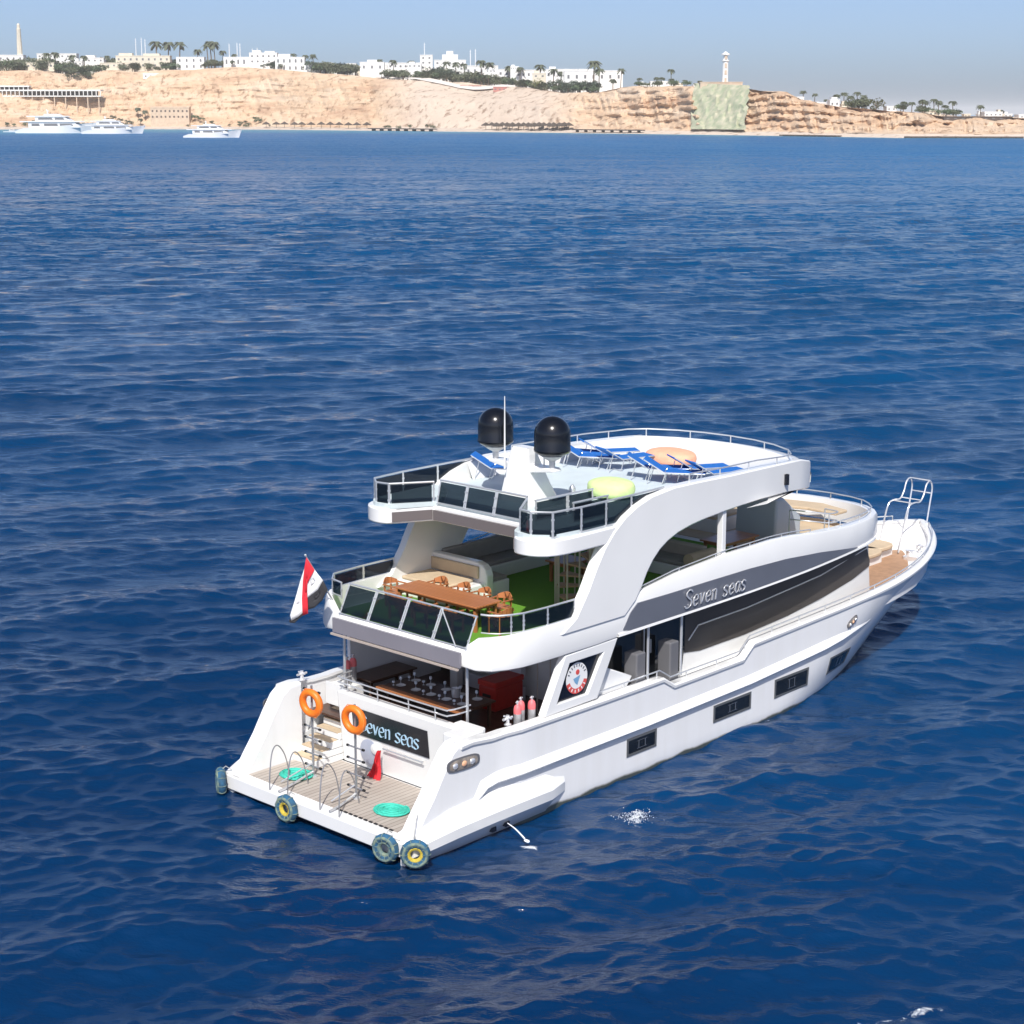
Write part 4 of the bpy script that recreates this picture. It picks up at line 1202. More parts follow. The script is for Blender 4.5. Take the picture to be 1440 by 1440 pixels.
# bow lamp, anchor pocket, stern light pods
def pod(xc, zc, a, b, tilt, sg, off=0.02, m=LAMPG, name='light_pod'):
    rim = MB(); pts = []; n = 24; ring = []
    def sq(t, ra, rb):
        c, s = math.cos(t), math.sin(t)
        return (math.copysign(abs(c) ** 0.6, c) * ra, math.copysign(abs(s) ** 0.6, s) * rb)
    def P(u, v, o):
        x = xc + u * math.cos(tilt) - v * math.sin(tilt); z = zc + u * math.sin(tilt) + v * math.cos(tilt)
        return (x, sg * (hull_y(x, min(z, sheer(x) - 0.05)) + o), z)
    for k in range(n):
        t = 2 * PI * k / n
        u, v = sq(t, a, b); ring.append(P(u, v, off))
    r2 = [P(*sq(2 * PI * k / n, a, b), 0.0) for k in range(n)]
    r3 = [P(*sq(2 * PI * k / n, a * 0.86, b * 0.78), off * 1.1) for k in range(n)]
    rim.grid([r2, ring, r3], closed=True)
    f = part(rim, name, mat('dark_grey_rim', (0.13, 0.13, 0.14), 0.35), smooth=40)
    g = MB(); g.add(r3 + [P(0, 0, off * 2.2)], [(k, (k + 1) % n, n) for k in range(n)])
    part(g, 'lens', m, f, smooth=60)
    for t in (-0.55, 0.0, 0.5):
        c = P(a * t, 0, off * 2.0)
        q = MB(); q.blob(c, a * 0.16, 0.03, b * 0.42, 10, 6)
        part(q, 'lamp', CHROME if t != 0 else mat('amber_lens', (0.75, 0.42, 0.25), 0.2), f)
for sg in (-1, 1):
    pod(0.98, 2.12, 0.58, 0.18, R(-2), sg, 0.03)
    pod(18.6, 2.13, 0.30, 0.12, R(24), sg, 0.03)
    m = MB(); x0 = 20.7
    pts = [(x0, 0.62), (x0 + 0.15, 0.55), (x0 + 0.75, 1.22), (x0 + 0.6, 1.36)]
    m.add([(x, sg * (hull_y(x, z) + 0.012), z) for x, z in pts], [(0, 1, 2, 3)])
    part(m, 'anchor_pocket', mat('grey_pocket', (0.22, 0.22, 0.24), 0.5), smooth=0)

# ---------- swim platform
m = MB(); m.box(-1.02, 1.9, -3.5, 3.5, 0.14, 0.535)
part(m, 'swim_platform', WHITE, bevel=0.03)
m = MB(); m.box(-0.62, 1.82, -3.0, 3.0, 0.52, 0.552)
part(m, 'platform_planking', TEAK, smooth=0)
m = MB()
for i in range(11):
    y = -2.7 + i * 0.19
    m.box(-0.66, -0.60, y, y + 0.12, 0.55, 0.565)
part(m, 'drain_grating', RUBBER, smooth=0)
# transom wall leaning slightly forward at the bottom
def TX(z): return 1.90 - 0.095 * (z - 0.55)
m = MB()
y0, y1 = -3.05, 2.02
n0 = [(TX(0.5), 0.5), (TX(2.62), 2.62), (TX(2.62) + 0.30, 2.62), (2.2, 0.5)]
m.prism(n0, y0, y1, 'y')
part(m, 'transom', WHITE, bevel=0.06)
m = MB(); m.box(1.9, 2.2, -3.2, -2.3, 2.0, 2.66); m.box(1.2, 2.1, -3.25, -2.62, 1.6, 2.64)
part(m, 'quarter_locker', WHITE, bevel=0.05)
def tpanel(name, ya, yb, za, zb, off, m_, th=0.02, parent=Y):
    q = MB(); q.add([(TX(z) - o, y, z) for o in (off, off + th) for (y, z) in ((ya, za), (yb, za), (yb, zb), (ya, zb))], [(0, 1, 2, 3), (7, 6, 5, 4), (0, 4, 5, 1), (1, 5, 6, 2), (2, 6, 7, 3), (3, 7, 4, 0)])
    return part(q, name, m_, parent, smooth=0)
NP = tpanel('name_board', -1.52, 1.42, 1.50, 2.27, 0.004, BLACK, 0.025)

# lettering: each letter drawn with a slanted broad pen
GLY = {
 'S': [[(0.62, 0.86), (0.50, 0.98), (0.30, 1.0), (0.14, 0.88), (0.14, 0.72), (0.30, 0.56), (0.50, 0.44), (0.62, 0.28), (0.58, 0.10), (0.40, 0.0), (0.18, 0.0), (0.04, 0.12)]],
 's': [[(0.42, 0.52), (0.32, 0.60), (0.16, 0.60), (0.08, 0.50), (0.12, 0.38), (0.32, 0.26), (0.40, 0.14), (0.30, 0.0), (0.12, 0.0), (0.02, 0.08)]],
 'e': [[(0.06, 0.30), (0.40, 0.34), (0.42, 0.46), (0.34, 0.60), (0.18, 0.60), (0.06, 0.44), (0.04, 0.22), (0.12, 0.04), (0.28, 0.0), (0.42, 0.10)]],
 'v': [[(0.0, 0.60), (0.08, 0.60), (0.22, 0.0)], [(0.22, 0.0), (0.42, 0.60)]],
 'n': [[(0.0, 0.56), (0.08, 0.60), (0.08, 0.0)], [(0.08, 0.42), (0.22, 0.60), (0.36, 0.58), (0.40, 0.44), (0.40, 0.0)]],
 'a': [[(0.42, 0.60), (0.40, 0.12), (0.48, 0.0)], [(0.42, 0.50), (0.28, 0.60), (0.12, 0.56), (0.04, 0.34), (0.06, 0.12), (0.18, 0.0), (0.32, 0.06), (0.42, 0.22)]],
}
def lettering(text, org, ux, uz, nrm, size, m_, parent, th, adv=0.56, pen=0.055, slant=0.12, proud=0.012, space=0.35):
    ux, uz, nrm, org = Vector(ux).normalized(), Vector(uz).normalized(), Vector(nrm).normalized(), Vector(org)
    x = 0.0
    for ch in text:
        if ch == ' ': x += space; continue
        mb = MB()
        for st in GLY[ch]:
            P = smoothpts([(a, b, 0) for a, b in st], 5) if len(st) > 3 else [Vector((a, b, 0)) for a, b in st]
            pa = math.radians(35)
            for i in range(len(P) - 1):
                pv = Vector((math.cos(pa) * pen, math.sin(pa) * pen * 0.5, 0)); pv2 = Vector((0.0, 0.014, 0))
                a, b = P[i], P[i + 1]
                dr = (b - a).normalized()
                off = pv + (pv2 if abs(dr.x) > 0.8 else Vector((0, 0, 0)))
                quad = [a - off, a + off, b + off, b - off]
                pts = []
                for h in (proud, proud + th):
                    for q in quad:
                        pts.append(org + ux * ((x + q.x + slant * q.y) * size) + uz * (q.y * size) + nrm * h)
                mb.add(pts, [(0, 1, 2, 3), (7, 6, 5, 4), (0, 4, 5, 1), (1, 5, 6, 2), (2, 6, 7, 3), (3, 7, 4, 0)])
        part(mb, 'letter', m_, parent, smooth=0)
        x += adv if ch != 'S' else adv * 1.35
LETB = mat('pale_blue_lettering', (0.42, 0.62, 0.78), 0.4)
lettering('Seven seas', (TX(1.65), 1.18, 1.66), (0, -1, 0), (-0.095, 0, 1), (-1, 0, -0.095), 0.47, LETB, NP, 0.01, adv=0.50, pen=0.066, proud=0.034)
m = MB(); z = 1.36
m.tube([(TX(z) - 0.10, 0.2, z), (TX(z) - 0.10, -1.35, z)], 0.022)
for y in (0.1, -0.6, -1.25): m.tube([(TX(z), y, z), (TX(z) - 0.10, y, z)], 0.015)
part(m, 'grab_rail', STEEL)
m = MB(); m.lathe([(0.0, 0.0), (0.34, 0.0), (0.36, 0.03), (0.30, 0.05), (0.0, 0.06)], (TX(1.1) - 0.005, 0.85, 1.08), 24, (-1, 0, 0)); part(m, 'round_hatch', mat('grey_blue_hatch', (0.42, 0.45, 0.55), 0.35, metal=0.3))
m = MB(); m.lathe([(0.0, 0.0), (0.16, 0.0), (0.15, 0.10), (0.0, 0.14)], (TX(1.1) - 0.01, 0.55, 1.25), 16, (-1, 0, 0)); part(m, 'deck_shower', WHITE2)
# curved guard rail over the transom
m = MB()
for dz in (0.18, 0.33):
    m.tube(smoothpts([(2.35, 2.1, 2.66 + dz), (1.85, 2.0, 2.66 + dz), (1.74, 1.6, 2.66 + dz), (1.74, -1.8, 2.66 + dz), (1.85, -2.25, 2.66 + dz), (2.5, -2.35, 2.66 + dz)], 6), 0.022)
for y in (1.6, 0.4, -0.8, -1.8): m.tube([(1.76, y, 2.6), (1.74, y, 2.99)], 0.018)
part(m, 'transom_rail', STEEL)
# side steps to port
st = MB(); tr = MB()
for i in range(6):
    x0 = 0.95 + i * 0.28; zt = 0.55 + (i + 1) * 0.195
    st.box(x0, 2.75, 2.02, 3.02, zt - 0.195, zt - 0.02)
    tr.box(x0 - 0.01, x0 + 0.26, 2.10, 2.98, zt - 0.02, zt + 0.006)
sto = part(st, 'boarding_steps', WHITE2, smooth=0, bevel=0.01)
part(tr, 'teak_tread', TAN, sto, smooth=0)
# cleats / bollards
def bollard(x, y, z):
    q = MB(); q.tube([(x, y, z), (x, y, z + 0.26)], 0.05); q.tube([(x - 0.17, y, z + 0.17), (x + 0.17, y, z + 0.17)], 0.035); q.tube([(x, y - 0.13, z + 0.20), (x, y + 0.13, z + 0.20)], 0.03); q.lathe([(0.10, 0), (0.10, 0.02), (0.05, 0.04)], (x, y, z), 12)
    part(q, 'bollard', CHROME)
bollard(1.55, 3.28, 2.66); bollard(2.95, -3.25, 2.55); bollard(24.8, -2.35, 3.1); bollard(24.8, 2.35, 3.1)

# ---------- decks
def plan(z0, z1, pts, name, m_, bevel=0.0):
    q = MB(); q.prism(pts, z0, z1, 'z'); return part(q, name, m_, smooth=0, bevel=bevel)
mdk = [(x, -(hull_y(x, 1.7) - 0.1)) for x in np.arange(1.9, 8.1, 1.0)]
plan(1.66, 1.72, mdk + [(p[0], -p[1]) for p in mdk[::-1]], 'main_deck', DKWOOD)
fdk = [(x, -(hull_y(x, deck_z(x)) - 0.05), deck_z(x)) for x in list(np.arange(8, 28, 0.5)) + [28.0]]
m = MB(); m.grid([[(x, y, z) for (x, y, z) in fdk], [(x, -y, z) for (x, y, z) in fdk]])
part(m, 'side_deck', WHITE2, smooth=0)
wdk = [(x, -(hull_y(x, 2.3) - 0.30)) for x in np.arange(20.3, 27.6, 0.4)]
m = MB(); m.grid([[(x, y, deck_z(x) + 0.012) for (x, y) in wdk], [(x, -y, deck_z(x) + 0.012) for (x, y) in wdk]])
part(m, 'foredeck_planking', TEAKB, smooth=0)

# ---------- main cabin
def cab_y(x): return lerp([(6.8, 2.75), (18.0, 2.75), (20.0, 2.68), (21.3, 2.55)], x)
m = MB()
cx_ = [6.9, 8.6, 10.0, 11.0, 14, 17, 18.5, 20, 21.45]
rows = [[(x, -cab_y(x), 1.6), (x - (0.35 if x > 21 else 0), -cab_y(x), 4.25), (x - (0.35 if x > 21 else 0), cab_y(x), 4.25), (x, cab_y(x), 1.6)] for x in cx_]
m.grid(rows, closed=True); m.add(rows[0], [(0, 1, 2, 3)]); m.add(rows[-1], [(0, 1, 2, 3)])
cabin = part(m, 'main_cabin', WHITE, smooth=20)
for sg in (-1, 1):
    def side(name, poly, m_, off=0.015, par=cabin):
        q = MB(); q.add([(x, sg * (cab_y(x) + o), z) for o in (0.0, off) for (x, z) in poly], [tuple(range(len(poly), 2 * len(poly)))] + [(i, (i + 1) % len(poly), len(poly) + (i + 1) % len(poly), len(poly) + i) for i in range(len(poly))])
        return part(q, name, m_, par, smooth=0)
    sb = [(11.0, 2.60), (11.75, 2.50), (14, 2.52), (16.25, 2.64), (18.5, 2.88), (20, 3.08), (21.28, 3.32)]
    rows = []
    for k in range(42):
        x = 11.0 + (21.22 - 11.0) * k / 41
        zt = 4.2 if x < 20.85 else 4.2 - (x - 20.85) * 1.9
        zb = lerp(sb, x); y = cab_y(x)
        rows.append([(x, sg * (y - 0.01), zb), (x, sg * (y + 0.02), zb), (x, sg * (y + 0.02), zt), (x, sg * (y - 0.01), zt)])
    q = MB(); q.grid(rows, closed=True); q.add(rows[0], [(0, 1, 2, 3)]); q.add(rows[-1], [(0, 1, 2, 3)]); part(q, 'side_window', GLASSW, cabin, smooth=20)
    side('door_glass', [(7.0, 1.9), (10.9, 2.1), (11.2, 4.18), (7.0, 4.18)], GLASSH, 0.012)
    # white strut line dividing the glass
    q = MB(); q.tube([(11.15, sg * 2.79, 2.95), (11.6, sg * 2.79, 3.32), (14, sg * 2.79, 3.36), (18, sg * 2.78, 3.62), (21.0, sg * 2.62, 3.98)], 0.022, 6)
    part(q, 'window_handrail', STEEL, cabin)
    q = MB(); q.box(9.05, 9.09, min(sg * 2.77, sg * 2.81), max(sg * 2.77, sg * 2.81), 2.5, 3.9); q.tube([(9.3, sg * 2.86, 3.0), (9.3, sg * 2.86, 3.4)], 0.02, 6)
    part(q, 'door_handle', STEEL, cabin)
    # open gate leaves and stanchions at the boarding gate
    for (xg) in (8.42, 9.92):
        q = MB(); yy = sorted((sg * 2.95, sg * 3.42)); q.box(xg - 0.42, xg - 0.02, yy[0], yy[1], 2.05, 3.35); part(q, 'gate_leaf', mat('grey_gate', (0.14, 0.14, 0.15), 0.5), smooth=0, bevel=0.04)
        q = MB(); q.tube([(xg + 0.06, sg * 3.42, 2.3), (xg + 0.06, sg * 3.42, 4.2)], 0.04); part(q, 'stanchion', STEEL)
    # raised white fashion plate behind the gate
    q = MB(); q.prism([(6.3, 2.4), (7.6, 2.4), (7.9, 2.75), (6.75, 3.25)], sg * 3.35, sg * 3.0, 'y'); part(q, 'fashion_plate', WHITE, bevel=0.03)

# logo fins (parallelogram frames carrying the round emblem)
for sg in (-1, 1):
    o = [(3.98, 2.56), (4.80, 4.06), (6.95, 4.10), (6.12, 2.58)]; i_ = [(4.48, 2.80), (4.98, 3.82), (6.36, 3.82), (5.72, 2.80)]
    q = MB(); ya, yb = sg * 3.36, sg * 3.60
    for y in (ya, yb):
        pass
    vs = [(x, y, z) for y in (ya, yb) for (x, z) in o + i_]
    fs = []
    for k in range(4):
        k2 = (k + 1) % 4
        fs += [(k, k2, 4 + k2, 4 + k), (8 + k, 8 + k2, 12 + k2, 12 + k), (k, k2, 8 + k2, 8 + k), (4 + k, 4 + k2, 12 + k2, 12 + k)]
    q.add(vs, fs); fin = part(q, 'side_fin', WHITE, smooth=0, bevel=0.025)
    q = MB(); q.prism(i_, sg * 3.46, sg * 3.50, 'y'); part(q, 'black_insert', BLACK, fin, smooth=0)
    c = Vector((5.36, sg * 3.505, 3.31)); ax = Vector((0, sg, 0))
    def disc(r0, r1, a0, a1, off, n=32):
        q = MB(); rows = []
        for k in range(n + 1):
            a = a0 + (a1 - a0) * k / n
            d = Vector((math.cos(a), 0, math.sin(a)))
            rows.append([c + d * r0 + ax * off, c + d * r1 + ax * off, c + d * r1 + ax * (off - 0.004), ])
        return q.grid(rows)
    part(disc(0.001, 0.43, 0, 2 * PI, 0.008), 'emblem_disc', mat('emblem_white', (0.78, 0.78, 0.78), 0.5), fin, 0)
    part(disc(0.29, 0.43, R(195), R(345), 0.012), 'emblem_band', mat('emblem_red', (0.62, 0.08, 0.07), 0.5), fin, 0)
    q = MB()
    for k in range(9):      # ring of small marks along the upper arc
        a = R(25 + k * 16.5); d = Vector((math.cos(a), 0, math.sin(a))); t = Vector((-math.sin(a), 0, math.cos(a)))
        q.obox(c + d * 0.355 + ax * 0.012, d * 0.038, t * 0.016, ax * 0.003)
    part(q, 'emblem_lettering', mat('emblem_grey', (0.10, 0.10, 0.12), 0.5), fin, 0)
    q = MB()
    for k in range(6):
        a = R(215 + k * 22); d = Vector((math.cos(a), 0, math.sin(a))); t = Vector((-math.sin(a), 0, math.cos(a)))
        q.obox(c + d * 0.36 + ax * 0.016, d * 0.04, t * 0.018, ax * 0.002)
    part(q, 'emblem_lettering', mat('emblem_white', (0.78, 0.78, 0.78), 0.5), fin, 0)
    q = MB(); q.add([c + Vector(p) + ax * 0.012 for p in ((-0.15, 0, 0.0), (0.14, 0, 0.06), (0.02, 0, -0.20), (-0.08, 0, -0.12))], [(0, 1, 2, 3)]); part(q, 'emblem_shape', mat('emblem_blue', (0.18, 0.36, 0.55), 0.5), fin, 0)
    q = MB(); q.lathe([(0.0, 0), (0.075, 0), (0.075, 0.004), (0, 0.005)], c + Vector((0.03, 0, 0.16)) + ax * 0.010, 16, ax); part(q, 'emblem_dot', mat('emblem_red', (0.6, 0.06, 0.06), 0.5), fin, 0)

# ---------- upper deck shell: skirt / grey band / bow coaming, one closed loop
half = [(2.05, 0.0), (2.05, 1.2), (2.07, 2.0), (2.10, 2.45), (2.2, 2.86), (2.42, 3.2), (2.75, 3.44), (3.2, 3.56), (4, 3.6), (5, 3.6), (6, 3.6), (7.0, 3.6), (7.8, 3.6), (8.6, 3.6), (9.5, 3.6), (10.6, 3.6), (11.8, 3.59), (13, 3.57), (14.2, 3.53), (15.3, 3.48), (16.3, 3.42), (17.2, 3.34), (18.2, 3.24), (19.2, 3.12), (20.2, 2.97), (21.0, 2.78), (21.7, 2.5), (22.2, 2.1), (22.6, 1.55), (22.82, 0.9), (22.9, 0.0)]
def top_z(i):
    x, y = half[i]
    if i <= 3: return 4.63
    if i == 4: return 4.93
    return lerp([(2.4, 4.97), (3, 5.0), (7.2, 5.02), (7.8, 5.2), (9.5, 5.42), (11.8, 5.56), (14.2, 5.56), (15.3, 5.5), (17.2, 5.28), (19, 5.12), (22.9, 4.98)], x)
def bot_z(i): return 4.14 if i <= 3 else lerp([(2, 4.08), (6, 4.06), (8, 4.12), (12, 4.17), (19, 4.22), (22.9, 4.28)], half[i][0])
loop = [(half[i][0], -half[i][1], top_z(i), bot_z(i)) for i in range(len(half))]
full = loop + [(x, -y, t, b) for (x, y, t, b) in loop[::-1][1:-1]]
m = MB(); rows = []
N_ = len(full)
for i, (x, y, t, b) in enumerate(full):
    p = Vector((x, y)); pn = Vector(full[(i + 1) % N_][:2]); pp = Vector(full[i - 1][:2])
    tg = (pn - pp); nr = Vector((tg.y, -tg.x)).normalized()   # outward
    # outward direction check
    if nr.dot(p - Vector((12, 0))) < 0: nr = -nr
    aft = 0.14 if x < 2.3 and abs(y) < 2.6 else 0.0
    lean = 0.10 if x < 2.5 else 0.03
    w = 0.16 if x < 17 else 0.30
    def O(o, z): return (x + nr.x * o, y + nr.y * o, z)
    rows.append([O(-w, b), O(-0.10 + lean, b - 0.0), O(-0.02 + lean, b + 0.05), O(lean, b + 0.16), O(0, t - 0.06), O(-0.03, t), O(-w, t), O(-w, t - 0.3)])
rows.append(rows[0])
m.grid(rows, closed=True)
shell = part(m, 'upper_deck_shell', WHITE, smooth=26)
# grey fascia across the stern
m = MB(); m.box(1.90, 1.97, -2.55, 2.35, 4.16, 4.56); part(m, 'stern_fascia', mat('grey_fascia', (0.23, 0.22, 0.25), 0.3, noise=0.1, nscale=1), smooth=0)
m = MB(); m.box(1.86, 1.93, -2.5, 2.4, 4.08, 4.13); part(m, 'fascia_trim', mat('tan_trim', (0.42, 0.36, 0.32), 0.4), smooth=0)
# grey band with pointed forward end + white trim line below it
def outer_y(x):
    for (a, b), (c, d) in zip(half, half[1:]):
        if a <= x <= c and c > a and x > 2.8: return b + (d - b) * (x - a) / (c - a)
    return 3.6
for sg in (-1, 1):
    def band(name, top, bot, x0, x1, off, m_, n=40):
        rows = []
        for k in range(n + 1):
            x = x0 + (x1 - x0) * k / n
            t = lerp(top, x); b = lerp(bot, x); y = outer_y(x)
            rows.append([(x, sg * (y + off * 0.3), t), (x, sg * (y + 0.03 + off), t - 0.003), (x, sg * (y + 0.045 + off), b), (x, sg * (y + off * 0.3), b)])
        return part(MB().grid(rows, closed=True), name, m_, smooth=30)
    gb = band('grey_band', [(7.12, 4.30), (7.6, 4.93), (9, 4.92), (11, 4.93), (13, 4.92), (15, 4.84), (17, 4.66), (19.6, 4.32)], [(7.12, 4.29), (7.2, 4.22), (12, 4.24), (19.6, 4.30)], 7.12, 19.6, 0.010, GREYB)
    band('trim_line', [(6.9, 4.22), (12, 4.235), (21.3, 4.30)], [(6.9, 4.14), (12, 4.18), (21.3, 4.24)], 6.9, 21.3, 0.03, WHITE)
    if sg < 0:
        lettering('Seven seas', (9.75, -3.66, 4.36), (1, 0, 0), (0, 0, 1), (0, -1, 0), 0.50, CHROME, gb, 0.03, adv=0.58, pen=0.05, slant=0.15, proud=0.01, space=0.5)
    else:
        lettering('Seven seas', (12.95, 3.66, 4.36), (-1, 0, 0), (0, 0, 1), (0, 1, 0), 0.50, CHROME, gb, 0.03, adv=0.58, pen=0.05, slant=0.15, proud=0.01, space=0.5)
# upper deck floor and carpet
inn = [(x, -(outer_y(x) if x > 2.8 else y_) + 0.15) for (x, y_) in half[3:-5]]
pl = [(2.15, -2.3)] + inn[2:] + [(p[0], -p[1]) for p in inn[2:][::-1]] + [(2.15, 2.3)]
plan(4.16, 4.33, pl, 'upper_deck_floor', WHITE2)
car = [(2.3, -2.3), (2.7, -3.1), (3.3, -3.38), (16.6, -3.1), (16.6, 3.1), (3.3, 3.38), (2.7, 3.1), (2.3, 2.3)]
plan(4.33, 4.345, car, 'carpet', CARPET)

# ---------- sofas and lounge built in on the upper deck
def cushion(mb, x0, x1, y0, y1, z0, z1): mb.box(x0, x1, y0, y1, z0, z1)
sf = empty('sofa', (6.4, 2.4, 4.345), 'white moulded sunbed sofa with tan pad and tall tan backrest on the middle deck', 'sofa')
m = MB(); m.box(5.35, 7.0, 1.25, 3.42, 4.345, 4.80); m.build('base', WHITE, sf, 0, 0.05)
m = MB(); m.box(5.45, 6.62, 1.55, 3.35, 4.80, 4.90); m.build('seat_pad', TAN, sf, 35, 0.04)
m = MB(); m.prism(smoothpts([(1.12, 4.345), (1.12, 5.0), (1.30, 5.30), (1.7, 5.38), (3.42, 5.38)], 4)[:0] or [(1.12, 4.345), (1.12, 5.02), (1.18, 5.2), (1.32, 5.32), (1.55, 5.38), (3.42, 5.38), (3.42, 4.345)], 6.72, 7.0, 'x'); m.build('backrest', WHITE, sf, 0, 0.04)
m = MB(); m.box(6.64, 6.72, 1.42, 3.35, 4.90, 5.27); m.build('back_cushion', TAN, sf, 35, 0.03)
sf = empty('sofa', (8.5, 2.4, 4.345), 'long grey cushioned corner sofa along the port side under the sun deck roof', 'sofa')
m = MB(); m.box(7.02, 7.75, 1.2, 3.42, 4.345, 4.76); m.box(7.75, 11.0, 2.55, 3.42, 4.345, 4.76); m.build('base', WHITE, sf, 0, 0.03)
m = MB(); m.box(7.06, 7.72, 1.25, 2.6, 4.76, 4.88); m.box(7.06, 10.95, 2.6, 3.3, 4.76, 4.88); m.build('seat_pad', GREYC, sf, 35, 0.04)
m = MB(); m.box(7.1, 10.95, 3.22, 3.40, 4.88, 5.42); m.build('back_cushion', GREYC, sf, 35, 0.05)
sf = empty('sofa', (13.0, -0.1, 4.345), 'beige cross-deck sofa with a rounded tan arm seen through the big side arch', 'sofa')
m = MB(); m.box(12.35, 13.3, -1.7, 1.5, 4.345, 4.72); m.build('base', WHITE2, sf, 0, 0.04)
m = MB(); m.box(12.38, 13.2, -1.65, 1.45, 4.72, 4.86); m.build('seat_pad', GREYC, sf, 35, 0.05)
m = MB(); m.box(13.2, 13.45, -1.7, 1.5, 4.40, 5.22); m.build('backrest', mat('beige_cushion', (0.42, 0.37, 0.31), 0.85, noise=0.1, nscale=3), sf, 35, 0.07)
m = MB(); m.tube([(12.3, -1.85, 4.98), (13.5, -1.85, 4.98)], 0.2, 14); m.box(12.35, 13.45, -2.0, -1.72, 4.345, 4.9); m.build('rolled_arm', TAN, sf, 40)
m = MB(); m.box(9.3, 11.6, -3.3, -2.6, 4.345, 5.0); part(m, 'side_locker', mat('grey_locker', (0.36, 0.38, 0.40), 0.5), bevel=0.04)

def table(name, x0, x1, y0, y1, zf, zt, m_, label, cat='table', slats=0, group=None):
    e = empty(name, ((x0 + x1) / 2, (y0 + y1) / 2, zf), label, cat, group)
    b = MB(); b.box(x0, x1, y0, y1, zt - 0.05, zt); b.build('tabletop', m_, e, 0, 0.01)
    for (x, y) in ((x0 + 0.12, y0 + 0.15), (x1 - 0.12, y0 + 0.15), (x0 + 0.12, y1 - 0.15), (x1 - 0.12, y1 - 0.15)):
        b = MB(); b.box(x - 0.04, x + 0.04, y - 0.04, y + 0.04, zf, zt - 0.05); b.build('leg', m_, e, 0)
    b = MB(); b.box(x0 + 0.1, x1 - 0.1, y0 + 0.1, y0 + 0.13, zt - 0.13, zt - 0.05); b.box(x0 + 0.1, x1 - 0.1, y1 - 0.13, y1 - 0.1, zt - 0.13, zt - 0.05); b.box(x0 + 0.08, x0 + 0.11, y0 + 0.1, y1 - 0.1, zt - 0.13, zt - 0.05); b.box(x1 - 0.11, x1 - 0.08, y0 + 0.1, y1 - 0.1, zt - 0.13, zt - 0.05); b.build('apron', m_, e, 0)
    return e
table('dining_table', 3.95, 4.95, -1.15, 2.1, 4.345, 5.09, OWOOD, 'long orange varnished wooden table behind the glass rail of the middle deck')
def chair(x, y, rz, label, m_=OWOOD, group='wooden chairs around the long orange table', zf=4.345):
    e = empty('wooden_chair', (x, y, zf), label, 'chair', group)
    M_ = Matrix.Rotation(rz, 4, 'Z')
    def add(name, pts_fn):
        b = MB(); pts_fn(b); b.v = [tuple(M_ @ Vector(p) + Vector((x, y, zf))) for p in b.v]; b.build(name, m_, e, 30)
    add('seat', lambda b: b.box(-0.24, 0.24, -0.25, 0.25, 0.42, 0.46))
    for sx in (-1, 1):
        for sy in (-1, 1):
            add('leg', lambda b, sx=sx, sy=sy: b.box(sx * 0.21 - 0.025, sx * 0.21 + 0.025, sy * 0.22 - 0.025, sy * 0.22 + 0.025, 0, 0.42))
    def bk(b):
        n = 8; rows = []
        for k in range(n + 1):
            t = k / n; yy = -0.26 + 0.52 * t; xx = 0.22 + 0.12 * math.sin(PI * t); zt = 0.70 + 0.09 * math.sin(PI * t)
            rows.append([(xx, yy, 0.60), (xx + 0.03, yy, 0.60), (xx + 0.05, yy, zt), (xx + 0.02, yy, zt)])
        b.grid(rows, closed=True)
        for yy in (-0.24, 0.24, 0.0): b.box(0.21, 0.25, yy - 0.02, yy + 0.02, 0.44, 0.62)
    add('backrest', bk)
    for sy in (-1, 1):
        add('armrest', lambda b, sy=sy: b.box(-0.18, 0.26, sy * 0.27 - 0.025, sy * 0.27 + 0.025, 0.62, 0.65))
    return e
for i, y in enumerate((1.75, 0.85, 0.05, -0.75)):
    chair(5.25, y, R(random.uniform(-6, 6)), ('wooden armchair on the bow side of the long orange table, nearest the white sofa', 'wooden armchair second from the white sofa on the bow side of the long table', 'wooden armchair third from the white sofa on the bow side of the long table', 'wooden armchair on the bow side of the long table, nearest the starboard rail')[i])
for i, y in enumerate((1.45, 0.45, -0.55)):
    chair(3.62, y, PI + R(random.uniform(-6, 6)), ('wooden armchair behind the glass rail on the stern side of the long table, port end', 'wooden armchair behind the glass rail on the stern side of the long table, middle', 'wooden armchair behind the glass rail on the stern side of the long table, starboard end')[i])
chair(4.45, -1.55, -PI / 2, 'wooden armchair at the starboard head of the long orange table')
chair(4.45, 2.5, PI / 2, 'wooden armchair at the port head of the long orange table')
table('low_table', 14.6, 16.4, -1.5, -0.5, 4.345, 5.02, OWOOD, 'brown wooden table under the sun deck roof seen through the side arch')
table('side_table', 9.4, 10.4, 0.4, 1.3, 4.345, 5.0, OWOOD, 'small brown table in the shade forward of the green carpet')
chair(10.9, 0.8, 0, 'wooden armchair in deep shade beside the small brown table', group=None)
# helm console and speaker
m = MB(); m.prism([(17.8, 4.33), (19.3, 4.33), (19.3, 5.1), (18.7, 5.55), (18.3, 5.85), (17.9, 5.85)], -1.1, 0.5, 'y'); part(m, 'helm_console', mat('console_grey', (0.42, 0.47, 0.52), 0.35), bevel=0.08)
m = MB(); m.lathe([(0.0, 0), (0.3, 0.0), (0.3, 0.12), (0.24, 0.16), (0, 0.17)], (17.55, 1.5, 5.6), 20, (-1, 0, 0)); part(m, 'round_speaker', RUBBER)
